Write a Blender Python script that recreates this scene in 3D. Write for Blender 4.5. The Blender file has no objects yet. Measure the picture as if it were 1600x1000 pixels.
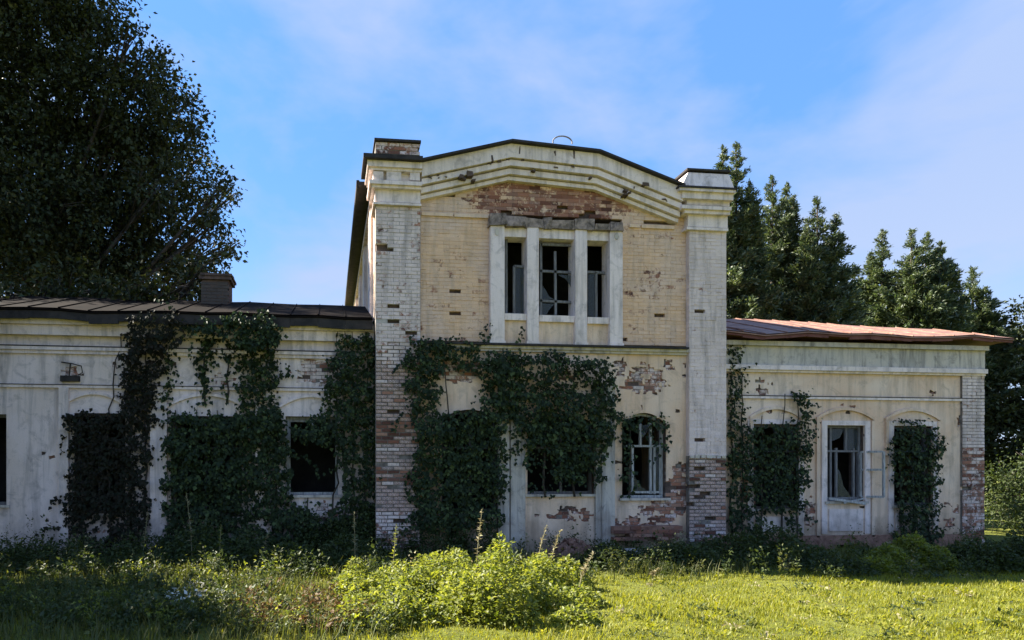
import bpy, bmesh, math, random
import numpy as np
from mathutils import Vector, noise as mnoise

random.seed(7)
rng = np.random.default_rng(11)
S = bpy.context.scene
COL = S.collection
R = math.radians

# ------------------------------------------------------------------ camera, sky, sun, exposure
F, PX0, HY, EYE, YAW = 1022.0, 626.0, 740.0, 1.9, R(6.3)      # focal length and principal point in photo pixels
cam_d = bpy.data.cameras.new('camera')
cam = bpy.data.objects.new('camera', cam_d)
COL.objects.link(cam)
cam.location = (0, 0, EYE)
cam.rotation_euler = (math.pi / 2, 0, -YAW)
cam_d.sensor_width = 36.0
cam_d.lens = F / 1600 * 36
cam_d.shift_x = (800 - PX0) / 1600
cam_d.shift_y = (HY - 500) / 1600
cam_d.clip_end = 4000
S.camera = cam

SUN_AZ, SUN_EL = R(65), R(42)                                  # azimuth measured from +Y towards -X
world = bpy.data.worlds.new('World')
S.world = world
world.use_nodes = True
wt = world.node_tree
bg = wt.nodes['Background']
sky = wt.nodes.new('ShaderNodeTexSky')
sky.sky_type = 'NISHITA'
sky.sun_disc = False
sky.sun_elevation = SUN_EL
sky.sun_rotation = -SUN_AZ
sky.air_density = 1.0
sky.dust_density = 0.1
sky.ozone_density = 2.0
tc = wt.nodes.new('ShaderNodeTexCoord')
mp = wt.nodes.new('ShaderNodeMapping')
mp.inputs['Scale'].default_value = (1.0, 1.0, 2.1)
mp.inputs['Location'].default_value = (4.4, 4.8, 3.3)
n1 = wt.nodes.new('ShaderNodeTexNoise')
n1.inputs['Scale'].default_value = 2.5
n1.inputs['Detail'].default_value = 6
n1.inputs['Roughness'].default_value = 0.54
n1.inputs['Distortion'].default_value = 0.25
cr = wt.nodes.new('ShaderNodeValToRGB')
cr.color_ramp.elements[0].position = 0.42
cr.color_ramp.elements[0].color = (0.03, 0.03, 0.03, 1)
cr.color_ramp.elements[1].position = 0.62
cr.color_ramp.elements[1].color = (0.95, 0.95, 0.95, 1)
mx = wt.nodes.new('ShaderNodeMix')
mx.data_type = 'RGBA'
wt.links.new(tc.outputs['Generated'], mp.inputs['Vector'])
wt.links.new(mp.outputs[0], n1.inputs['Vector'])
wt.links.new(n1.outputs['Fac'], cr.inputs[0])
wt.links.new(cr.outputs[0], mx.inputs['Factor'])
tint = wt.nodes.new('ShaderNodeMix')
tint.data_type = 'RGBA'
tint.blend_type = 'MULTIPLY'
tint.inputs['Factor'].default_value = 1.0
tint.inputs['B'].default_value = (0.74, 0.97, 1.13, 1)
wt.links.new(sky.outputs[0], tint.inputs['A'])
even = wt.nodes.new('ShaderNodeMix')               # thin high haze evens the blue out
even.data_type = 'RGBA'
even.inputs['Factor'].default_value = 0.72
even.inputs['B'].default_value = (0.40, 1.08, 2.7, 1)
wt.links.new(tint.outputs['Result'], even.inputs['A'])
wt.links.new(even.outputs['Result'], mx.inputs['A'])
mx.inputs['B'].default_value = (1.35, 1.76, 2.7, 1)
sep = wt.nodes.new('ShaderNodeSeparateXYZ')        # air pales towards the horizon, the same all round
wt.links.new(tc.outputs['Generated'], sep.inputs[0])
hz = wt.nodes.new('ShaderNodeMapRange')
hz.inputs['From Min'].default_value = 0.0
hz.inputs['From Max'].default_value = 0.42
hz.inputs['To Min'].default_value = 0.75
hz.inputs['To Max'].default_value = 0.0
hz.interpolation_type = 'SMOOTHSTEP'
wt.links.new(sep.outputs['Z'], hz.inputs['Value'])
pale = wt.nodes.new('ShaderNodeMix')
pale.data_type = 'RGBA'
pale.inputs['B'].default_value = (1.9, 2.2, 2.75, 1)
wt.links.new(hz.outputs[0], pale.inputs['Factor'])
wt.links.new(mx.outputs['Result'], pale.inputs['A'])
wt.links.new(pale.outputs['Result'], bg.inputs['Color'])
bg.inputs['Strength'].default_value = 0.085

sun_d = bpy.data.lights.new('sun', 'SUN')
sun_d.energy = 5.0
sun_d.angle = R(0.53)
sun_d.color = (1.0, 0.93, 0.80)
sun = bpy.data.objects.new('sun', sun_d)
COL.objects.link(sun)
sv = Vector((-math.sin(SUN_AZ) * math.cos(SUN_EL), math.cos(SUN_AZ) * math.cos(SUN_EL), math.sin(SUN_EL)))
sun.rotation_euler = sv.to_track_quat('Z', 'Y').to_euler()
sun.location = (-20, 30, 40)
S.view_settings.view_transform = 'Standard'
S.view_settings.look = 'None'
S.view_settings.gamma = 1
S.view_settings.exposure = 2.1
S.cycles.max_bounces = 9
S.cycles.transparent_max_bounces = 8

# ------------------------------------------------------------------ measuring: a photo pixel on the plane y = Y
CY, SY = math.cos(YAW), math.sin(YAW)


def at(px, py, Y):
    u = (px - PX0) / F
    t = Y / (CY - SY * u)
    return (t * (SY + CY * u), Y, EYE + t * (HY - py) / F)


def X(px, Y):
    return at(px, HY, Y)[0]


def Z(px, py, Y):
    return at(px, py, Y)[2]


def proj(x, y, z):
    d = SY * x + CY * y
    r = CY * x - SY * y
    return PX0 + F * r / d, HY - F * (z - EYE) / d


def nz(x, y, z=0.0):
    return mnoise.noise(Vector((x, y, z)))


# ------------------------------------------------------------------ objects
def tag(o, label=None, cat=None, group=None, kind=None):
    for k, v in (('label', label), ('category', cat), ('group', group), ('kind', kind)):
        if v:
            o[k] = v
    return o


def empty(name, loc):
    o = bpy.data.objects.new(name, None)
    COL.objects.link(o)
    o.location = loc
    o.empty_display_size = 0.3
    return o


def wloc(o):
    v = Vector((0, 0, 0))
    while o:
        v = v + o.location
        o = o.parent
    return v


def link(name, me, mat, parent=None):
    o = bpy.data.objects.new(name, me)
    COL.objects.link(o)
    if mat and not me.materials:
        me.materials.append(mat)
    if parent:
        o.parent = parent
        o.location = -wloc(parent)           # geometry is written in world coordinates
    return o


class MB:
    """collects polygons, one mesh in the end"""

    def __init__(self):
        self.v, self.f, self.a = [], [], []

    def poly(self, pts, a=0.0):
        n = len(self.v)
        self.v += [tuple(p) for p in pts]
        self.f.append(tuple(range(n, n + len(pts))))
        self.a.append(a)

    def solid(self, verts, faces, a=0.0):
        n = len(self.v)
        self.v += [tuple(p) for p in verts]
        for f in faces:
            self.f.append(tuple(i + n for i in f))
            self.a.append(a)

    def box(self, x0, x1, y0, y1, z0, z1, a=0.0, j=0.0, back=True):
        v = [(x, y, z) for x in (x0, x1) for y in (y0, y1) for z in (z0, z1)]
        if j:
            v = [(p[0] + random.uniform(-j, j), p[1] + random.uniform(-j, j), p[2] + random.uniform(-j, j)) for p in v]
        f = [(0, 4, 5, 1), (0, 1, 3, 2), (4, 6, 7, 5), (1, 5, 7, 3), (0, 2, 6, 4)]
        if back:
            f.append((2, 3, 7, 6))
        self.solid(v, f, a)

    def prism(self, pts, y0, y1, a=0.0):
        """pts (x, z) counter-clockwise seen from the camera, pushed from y0 to y1"""
        n = len(pts)
        v = [(p[0], y0, p[1]) for p in pts] + [(p[0], y1, p[1]) for p in pts]
        f = [tuple(range(n)), tuple(range(2 * n - 1, n - 1, -1))]
        f += [(i, i + n, (i + 1) % n + n, (i + 1) % n) for i in range(n)]
        self.solid(v, f, a)

    def bar(self, p, q, w, d=None):
        """a square bar from p to q"""
        p, q = Vector(p), Vector(q)
        d = d or w
        t = (q - p).normalized()
        up = Vector((0, 1, 0)) if abs(t.y) < 0.9 else Vector((0, 0, 1))
        s = t.cross(up).normalized()
        u = s.cross(t).normalized()
        c = [s * a * w / 2 + u * b * d / 2 for a, b in ((-1, -1), (1, -1), (1, 1), (-1, 1))]
        v = [p + k for k in c] + [q + k for k in c]
        self.solid(v, [(3, 2, 1, 0), (4, 5, 6, 7)] + [(i, (i + 1) % 4, (i + 1) % 4 + 4, i + 4) for i in range(4)])

    def tube(self, pts, rad, n=6):
        pts = [Vector(p) for p in pts]
        base = len(self.v)
        for i, p in enumerate(pts):
            t = (pts[min(i + 1, len(pts) - 1)] - pts[max(i - 1, 0)]).normalized()
            up = Vector((0, 0, 1)) if abs(t.z) < 0.9 else Vector((0, 1, 0))
            s = t.cross(up).normalized()
            u = s.cross(t)
            r = rad[i] if isinstance(rad, (list, tuple)) else rad
            for k in range(n):
                an = 2 * math.pi * k / n
                self.v.append(tuple(p + s * math.cos(an) * r + u * math.sin(an) * r))
        for i in range(len(pts) - 1):
            for k in range(n):
                a, b = base + i * n + k, base + i * n + (k + 1) % n
                self.f.append((a, b, b + n, a + n))
                self.a.append(0.0)
        self.f.append(tuple(base + k for k in range(n))[::-1])
        self.f.append(tuple(base + (len(pts) - 1) * n + k for k in range(n)))
        self.a += [0.0, 0.0]

    def mesh(self, name, attr=None):
        me = bpy.data.meshes.new(name)
        me.from_pydata(self.v, [], self.f)
        if attr:
            at_ = me.attributes.new(attr, 'FLOAT', 'FACE')
            at_.data.foreach_set('value', np.array(self.a, dtype=np.float32))
        me.update()
        return me

    def build(self, name, mat, parent=None, attr=None, smooth=False):
        me = self.mesh(name, attr)
        bm = bmesh.new()
        bm.from_mesh(me)
        bmesh.ops.recalc_face_normals(bm, faces=bm.faces)
        bm.to_mesh(me)
        bm.free()
        if smooth:
            me.polygons.foreach_set('use_smooth', [True] * len(me.polygons))
        return link(name, me, mat, parent)


def np_mesh(name, V, T, mat, parent=None, attr=None):
    """triangles from numpy arrays"""
    me = bpy.data.meshes.new(name)
    nv, nt = len(V), len(T)
    me.vertices.add(nv)
    me.vertices.foreach_set('co', V.astype(np.float32).ravel())
    me.loops.add(nt * 3)
    me.loops.foreach_set('vertex_index', T.astype(np.int32).ravel())
    me.polygons.add(nt)
    me.polygons.foreach_set('loop_start', np.arange(0, nt * 3, 3, dtype=np.int32))
    me.polygons.foreach_set('loop_total', np.full(nt, 3, dtype=np.int32))
    if attr is not None:
        a = me.attributes.new('tone', 'FLOAT', 'POINT')
        a.data.foreach_set('value', attr.astype(np.float32))
    me.update(calc_edges=True)
    return link(name, me, mat, parent)


def norm(a):
    return a / np.maximum(np.linalg.norm(a, axis=1, keepdims=True), 1e-6)


def leaf_arrays(P, D, Nn, L, W, fold=0.25):
    """folded leaf blades: root P, direction D, normal Nn, length L, width W"""
    D = norm(D)
    B = norm(np.cross(D, Nn))
    Nn = np.cross(B, D)
    L = L[:, None]
    W = W[:, None]
    v0 = P
    v1 = P + D * L * 0.42 + B * W * 0.5 + Nn * W * fold
    v2 = P + D * L - Nn * L * 0.12
    v3 = P + D * L * 0.42 - B * W * 0.5 + Nn * W * fold
    V = np.stack([v0, v1, v2, v3], 1).reshape(-1, 3)
    i = np.arange(len(P))[:, None] * 4
    T = np.concatenate([i + np.array([[0, 2, 1]]), i + np.array([[0, 3, 2]])], 1).reshape(-1, 3)
    return V, T


# ------------------------------------------------------------------ materials
def new_mat(name):
    m = bpy.data.materials.new(name)
    m.use_nodes = True
    t = m.node_tree
    return m, t, t.nodes['Principled BSDF']


def nd(t, kind, **kw):
    n = t.nodes.new(kind)
    for k, v in kw.items():
        if k in n.inputs:
            n.inputs[k].default_value = v
        else:
            setattr(n, k, v)
    return n


def ramp(t, src, stops):
    n = t.nodes.new('ShaderNodeValToRGB')
    el = n.color_ramp.elements
    el[0].position, el[0].color = stops[0][0], (*stops[0][1], 1)
    el[1].position, el[1].color = stops[-1][0], (*stops[-1][1], 1)
    for p, c in stops[1:-1]:
        e = el.new(p)
        e.color = (*c, 1)
    t.links.new(src, n.inputs[0])
    return n.outputs[0]


def mixc(t, fac, a, b, blend='MIX'):
    n = t.nodes.new('ShaderNodeMix')
    n.data_type = 'RGBA'
    n.blend_type = blend
    for s, v in (('Factor', fac), ('A', a), ('B', b)):
        if isinstance(v, (int, float)):
            n.inputs[s].default_value = v
        elif isinstance(v, tuple):
            n.inputs[s].default_value = (*v, 1)
        else:
            t.links.new(v, n.inputs[s])
    return n.outputs['Result']


def mth(t, op, a, b=None, c=None, clamp=False):
    n = t.nodes.new('ShaderNodeMath')
    n.operation = op
    n.use_clamp = clamp
    for i, v in enumerate((a, b, c)):
        if v is None:
            continue
        if isinstance(v, (int, float)):
            n.inputs[i].default_value = v
        else:
            t.links.new(v, n.inputs[i])
    return n.outputs[0]


def noise_tex(t, scale, detail=4, rough=0.55, stretch=None, dist=0.0, loc=None):
    c = t.nodes.new('ShaderNodeTexCoord')
    m = t.nodes.new('ShaderNodeMapping')
    if stretch:
        m.inputs['Scale'].default_value = stretch
    if loc:
        m.inputs['Location'].default_value = loc
    n = t.nodes.new('ShaderNodeTexNoise')
    n.inputs['Scale'].default_value = scale
    n.inputs['Detail'].default_value = detail
    n.inputs['Roughness'].default_value = rough
    n.inputs['Distortion'].default_value = dist
    t.links.new(c.outputs['Object'], m.inputs['Vector'])
    t.links.new(m.outputs[0], n.inputs['Vector'])
    return n.outputs['Fac']


def bump(t, bs, h, strength=0.5, dist=0.02):
    b = t.nodes.new('ShaderNodeBump')
    b.inputs['Strength'].default_value = strength
    b.inputs['Distance'].default_value = dist
    t.links.new(h, b.inputs['Height'])
    t.links.new(b.outputs[0], bs.inputs['Normal'])


def plaster_mat(name, base, alt, stain, dirt=0.6, alt_range=(0.45, 0.62)):
    m, t, bs = new_mat(name)
    big = noise_tex(t, 0.55, 4, 0.6, dist=0.6)
    c = mixc(t, ramp(t, big, [(alt_range[0], (0, 0, 0)), (alt_range[1], (1, 1, 1))]), base, alt)
    streak = noise_tex(t, 1.0, 6, 0.62, stretch=(5.5, 5.5, 0.55), dist=0.4)
    s = ramp(t, streak, [(0.47, (0, 0, 0)), (0.72, (1, 1, 1))])
    c = mixc(t, mth(t, 'MULTIPLY', s, dirt), c, stain)
    blot = noise_tex(t, 3.3, 8, 0.7, dist=0.8)
    b2 = ramp(t, blot, [(0.52, (0, 0, 0)), (0.66, (1, 1, 1))])
    c = mixc(t, mth(t, 'MULTIPLY', b2, dirt * 0.55), c, tuple(k * 0.62 for k in stain))
    fine = noise_tex(t, 38, 6, 0.7)
    c = mixc(t, 0.25, c, ramp(t, fine, [(0.3, (0.55, 0.55, 0.55)), (0.7, (1, 1, 1))]), 'MULTIPLY')
    # rising damp and soil splash along the foot of the wall
    tcx = t.nodes.new('ShaderNodeTexCoord')
    sx = t.nodes.new('ShaderNodeSeparateXYZ')
    t.links.new(tcx.outputs['Object'], sx.inputs[0])
    damp = noise_tex(t, 1.6, 5, 0.6)
    hgt = mth(t, 'SUBTRACT', mth(t, 'MULTIPLY', damp, 1.9), sx.outputs['Z'])
    c = mixc(t, mth(t, 'MULTIPLY', hgt, 0.8, clamp=True), c, (0.22, 0.155, 0.105))
    t.links.new(c, bs.inputs['Base Color'])
    bs.inputs['Roughness'].default_value = 0.9
    bs.inputs['Specular IOR Level'].default_value = 0.2
    bump(t, bs, mth(t, 'ADD', mth(t, 'MULTIPLY', blot, 0.7), fine), 0.55, 0.012)
    return m


def brick_mat(name, wash, wash2, soot=0.35):
    m, t, bs = new_mat(name)
    g = t.nodes.new('ShaderNodeNewGeometry')
    oi = t.nodes.new('ShaderNodeObjectInfo')
    rnd = mth(t, 'FRACT', mth(t, 'ADD', mth(t, 'MULTIPLY', g.outputs['Random Per Island'], 1.0), oi.outputs['Random']))
    brick = ramp(t, rnd, [(0.0, (0.10, 0.045, 0.035)), (0.3, (0.27, 0.115, 0.075)), (0.6, (0.37, 0.17, 0.11)), (0.85, (0.44, 0.25, 0.18)), (1.0, (0.17, 0.08, 0.06))])
    big = noise_tex(t, 0.8, 4, 0.6)
    w = mixc(t, ramp(t, big, [(0.42, (0, 0, 0)), (0.6, (1, 1, 1))]), wash, wash2)
    w = mixc(t, mth(t, 'MULTIPLY', rnd, 0.35), w, tuple(k * 0.66 for k in wash))
    a = t.nodes.new('ShaderNodeAttribute')
    a.attribute_name = 'bare'
    ch = noise_tex(t, 8.5, 6, 0.7, dist=0.5)
    f = mth(t, 'ADD', mth(t, 'MULTIPLY', mth(t, 'SUBTRACT', mth(t, 'ADD', ch, a.outputs['Fac']), 1.0), 7.0), 0.5, clamp=True)
    c = mixc(t, f, w, brick)
    streak = noise_tex(t, 1.3, 6, 0.62, stretch=(4.5, 4.5, 0.6), dist=0.5)
    c = mixc(t, mth(t, 'MULTIPLY', ramp(t, streak, [(0.48, (0, 0, 0)), (0.74, (1, 1, 1))]), soot), c, (0.13, 0.12, 0.115))
    fine = noise_tex(t, 45, 5, 0.7)
    c = mixc(t, 0.32, c, ramp(t, fine, [(0.3, (0.5, 0.5, 0.5)), (0.7, (1, 1, 1))]), 'MULTIPLY')
    t.links.new(c, bs.inputs['Base Color'])
    bs.inputs['Roughness'].default_value = 0.92
    bs.inputs['Specular IOR Level'].default_value = 0.15
    bump(t, bs, mth(t, 'ADD', ch, fine), 0.6, 0.012)
    return m


def simple_mat(name, c1, c2, scale=6, rough=0.85, stretch=None, bmp=0.3, metal=0.0, spec=0.3):
    m, t, bs = new_mat(name)
    n = noise_tex(t, scale, 6, 0.65, stretch=stretch, dist=0.4)
    t.links.new(ramp(t, n, [(0.35, c1), (0.68, c2)]), bs.inputs['Base Color'])
    bs.inputs['Roughness'].default_value = rough
    bs.inputs['Metallic'].default_value = metal
    bs.inputs['Specular IOR Level'].default_value = spec
    if bmp:
        bump(t, bs, n, bmp, 0.02)
    return m


def leaf_mat(name, cols, trans=0.3, rough=0.5, spec=0.35, tcol=None, ns=1.2, wr=0.75, wn=0.6):
    m, t, bs = new_mat(name)
    g = t.nodes.new('ShaderNodeNewGeometry')
    n = noise_tex(t, ns, 3, 0.6)
    k = mth(t, 'FRACT', mth(t, 'ADD', mth(t, 'MULTIPLY', g.outputs['Random Per Island'], wr), mth(t, 'MULTIPLY', n, wn)))
    st = [(i / (len(cols) - 1), c) for i, c in enumerate(cols)]
    c = ramp(t, k, st)
    t.links.new(c, bs.inputs['Base Color'])
    bs.inputs['Roughness'].default_value = rough
    bs.inputs['Specular IOR Level'].default_value = spec
    if trans > 0:
        tr = t.nodes.new('ShaderNodeBsdfTranslucent')
        t.links.new(mixc(t, 1.0, c, tcol or (1.5, 1.5, 0.7), 'MULTIPLY'), tr.inputs['Color'])
        ms = t.nodes.new('ShaderNodeMixShader')
        ms.inputs[0].default_value = trans
        t.links.new(bs.outputs[0], ms.inputs[1])
        t.links.new(tr.outputs[0], ms.inputs[2])
        t.links.new(ms.outputs[0], t.nodes['Material Output'].inputs['Surface'])
    return m


M = {}
M['white'] = plaster_mat('white_limewash', (0.85, 0.715, 0.665), (0.77, 0.635, 0.56), (0.31, 0.27, 0.25), 0.75)
M['cream'] = plaster_mat('cream_limewash', (0.85, 0.665, 0.525), (0.77, 0.54, 0.375), (0.32, 0.25, 0.19), 0.58, (0.38, 0.6))
M['trim'] = plaster_mat('white_trim_paint', (0.86, 0.73, 0.69), (0.78, 0.655, 0.59), (0.33, 0.285, 0.26), 0.72)
M['grey'] = plaster_mat('grey_weathered_plaster', (0.56, 0.51, 0.455), (0.64, 0.56, 0.47), (0.17, 0.16, 0.155), 0.9)
M['brick_white'] = brick_mat('whitewashed_brick', (0.83, 0.685, 0.64), (0.73, 0.595, 0.54), 0.55)
M['brick_yellow'] = brick_mat('yellow_washed_brick', (0.84, 0.565, 0.37), (0.79, 0.575, 0.44), 0.35)
M['brick_pink'] = brick_mat('bare_pink_brick', (0.42, 0.30, 0.24), (0.34, 0.18, 0.14), 0.3)
M['mortar'] = simple_mat('old_lime_mortar', (0.10, 0.085, 0.075), (0.27, 0.24, 0.21), 9, 0.95)
M['mortar_white'] = simple_mat('whitewashed_joint', (0.28, 0.25, 0.225), (0.58, 0.52, 0.465), 9, 0.95)
M['brick_shade_dark'] = brick_mat('shade_dark_chimney_brick', (0.10, 0.085, 0.075), (0.07, 0.06, 0.055), 0.5)  # dark wash paints in the shade of the trees on the chimney
M['mortar_yellow'] = simple_mat('washed_mortar', (0.28, 0.22, 0.14), (0.45, 0.38, 0.26), 7, 0.95)
M['core'] = simple_mat('dark_inner_brick', (0.06, 0.045, 0.04), (0.15, 0.10, 0.08), 6, 0.95)
M['inside'] = simple_mat('shade_black_inner_plaster', (0.02, 0.02, 0.02), (0.05, 0.048, 0.045), 2, 0.95)  # near-black colour stands in for the darkness of unlit rooms
M['metal_dark'] = simple_mat('dark_tarred_metal', (0.018, 0.016, 0.016), (0.05, 0.042, 0.038), 5, 0.75, spec=0.25)
M['rust'] = simple_mat('rusty_red_roof_metal', (0.17, 0.08, 0.058), (0.33, 0.19, 0.14), 2.2, 0.6, stretch=(1, 2.5, 1), bmp=0.2, spec=0.35)
M['rust_dark'] = simple_mat('dark_red_fascia_paint', (0.10, 0.03, 0.022), (0.19, 0.075, 0.055), 3, 0.7)
M['roof_old'] = simple_mat('near_black_roof_metal', (0.005, 0.0045, 0.0045), (0.015, 0.010, 0.008), 2.0, 0.95, spec=0.05)  # near-black base colour over the whole sheet
M['wood_white'] = simple_mat('flaking_white_wood', (0.20, 0.20, 0.20), (0.55, 0.55, 0.54), 11, 0.8, stretch=(3, 3, 0.4))
M['wood_grey'] = simple_mat('weathered_grey_wood', (0.09, 0.085, 0.085), (0.24, 0.235, 0.24), 9, 0.85, stretch=(3, 3, 0.4))
M['stone'] = simple_mat('crumbling_stone', (0.25, 0.22, 0.20), (0.45, 0.41, 0.38), 4, 0.95, bmp=0.7)
M['rubble'] = simple_mat('reddish_brick_rubble', (0.14, 0.07, 0.05), (0.33, 0.19, 0.14), 6, 0.95, bmp=0.7)
M['bark'] = simple_mat('rough_bark', (0.03, 0.024, 0.018), (0.085, 0.07, 0.055), 7, 0.95, stretch=(1, 1, 0.25), bmp=0.8)
M['soil'] = None
gm, gt, gb = new_mat('shiny_window_glass')
gb.inputs['Base Color'].default_value = (0.35, 0.40, 0.42, 1)
gb.inputs['Transmission Weight'].default_value = 0.9
gb.inputs['Roughness'].default_value = 0.04
gb.inputs['IOR'].default_value = 1.25
M['glass'] = gm
M['ivy'] = leaf_mat('creeper_leaf', [(0.011, 0.021, 0.007), (0.017, 0.031, 0.010), (0.028, 0.046, 0.014), (0.013, 0.022, 0.010), (0.021, 0.035, 0.011), (0.016, 0.025, 0.010), (0.042, 0.062, 0.019), (0.085, 0.115, 0.038)], 0.1, 0.55, 0.16)
M['ivy_brown'] = leaf_mat('dry_creeper_leaf', [(0.013, 0.012, 0.008), (0.022, 0.019, 0.012), (0.015, 0.020, 0.010), (0.030, 0.023, 0.015)], 0.1, 0.65, 0.12)
M['tree'] = leaf_mat('broad_tree_leaf', [(0.018, 0.026, 0.010), (0.028, 0.038, 0.013), (0.045, 0.058, 0.02), (0.022, 0.025, 0.012), (0.07, 0.08, 0.035)], 0.12, 0.6, 0.18)
M['conifer'] = leaf_mat('conifer_needle', [(0.035, 0.056, 0.026), (0.06, 0.092, 0.04), (0.09, 0.125, 0.05), (0.03, 0.05, 0.026), (0.06, 0.09, 0.045), (0.16, 0.18, 0.11)], 0.26, 0.5, 0.4, None, 2.6, 0.3, 1.5)
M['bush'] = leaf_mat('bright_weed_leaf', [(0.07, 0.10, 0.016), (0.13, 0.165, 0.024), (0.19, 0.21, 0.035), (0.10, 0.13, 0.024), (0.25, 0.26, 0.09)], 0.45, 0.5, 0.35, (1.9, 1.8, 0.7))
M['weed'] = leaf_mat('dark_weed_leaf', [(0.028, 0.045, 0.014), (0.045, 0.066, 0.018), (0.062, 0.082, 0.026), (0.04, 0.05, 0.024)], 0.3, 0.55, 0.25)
M['grass'] = leaf_mat('grass_blade', [(0.12, 0.145, 0.014), (0.17, 0.19, 0.018), (0.22, 0.225, 0.026), (0.15, 0.17, 0.016), (0.26, 0.24, 0.05)], 0.45, 0.5, 0.3, (1.9, 1.8, 0.7))
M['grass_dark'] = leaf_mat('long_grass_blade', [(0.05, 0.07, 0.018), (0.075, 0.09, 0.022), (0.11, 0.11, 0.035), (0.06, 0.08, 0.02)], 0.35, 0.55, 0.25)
M['dry'] = leaf_mat('dry_stalk', [(0.22, 0.19, 0.11), (0.32, 0.28, 0.17), (0.26, 0.25, 0.13)], 0.3, 0.7, 0.2, (1.1, 1.0, 0.8))
M['dock'] = leaf_mat('reddish_seed_leaf', [(0.10, 0.05, 0.025), (0.14, 0.085, 0.04), (0.08, 0.075, 0.025), (0.17, 0.11, 0.05)], 0.3, 0.6, 0.2, (1.2, 1.0, 0.7))
M['flower'] = leaf_mat('small_white_petal', [(0.55, 0.55, 0.48), (0.7, 0.7, 0.64), (0.6, 0.58, 0.5)], 0.2, 0.6, 0.2, (1, 1, 1))

m, t, bs = new_mat('lawn_soil')
n_a = noise_tex(t, 0.5, 5, 0.6)
n_b = noise_tex(t, 14, 6, 0.7)
c = ramp(t, n_a, [(0.35, (0.10, 0.115, 0.02)), (0.65, (0.15, 0.16, 0.03))])
c = mixc(t, ramp(t, n_b, [(0.45, (0, 0, 0)), (0.7, (1, 1, 1))]), c, (0.045, 0.042, 0.02))
t.links.new(c, bs.inputs['Base Color'])
bs.inputs['Roughness'].default_value = 0.95
bs.inputs['Specular IOR Level'].default_value = 0.1
bump(t, bs, n_b, 0.8, 0.05)
M['soil'] = m

# ------------------------------------------------------------------ ground
def gz(x, y):
    return 0.05 * nz(x * 0.35, y * 0.35, 3.3) + 0.02 * nz(x * 1.3, y * 1.3, 7.7) - 0.03


def build_ground():
    xs = [-2500, -700, -200, -80, -40] + list(np.arange(-24, 34.1, 0.5)) + [50, 90, 220, 700, 2500]
    ys = [-2500, -700, -150, -40, -10] + list(np.arange(-2, 46.1, 0.5)) + [60, 100, 220, 700, 2500]
    V = [(x, y, gz(x, y)) for x in xs for y in ys]
    n = len(ys)
    Fs = [(i * n + j, (i + 1) * n + j, (i + 1) * n + j + 1, i * n + j + 1) for i in range(len(xs) - 1) for j in range(n - 1)]
    me = bpy.data.meshes.new('ground')
    me.from_pydata(V, [], Fs)
    me.polygons.foreach_set('use_smooth', [True] * len(Fs))
    tag(link('ground', me, M['soil']), kind='structure')


build_ground()

# ------------------------------------------------------------------ the house
YT, YP, YW = 15.0, 14.85, 15.5
XT0, XT1 = X(587, YP), X(1135, YP)              # outer corners of the tall middle block
XW0, XW1 = -15.0, X(1535, YW)
BASE = -0.6
house = empty('abandoned_house', (XT0 + 4, YT, 0))
tag(house, 'derelict two-storey manor with peeling white walls and low wings', 'house')


def arc_z(op, x):
    x0, x1, z0, z1, rise = op
    c, h = (x0 + x1) / 2, (x1 - x0) / 2
    return z1 - rise * min(1.0, ((x - c) / h) ** 2)


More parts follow.
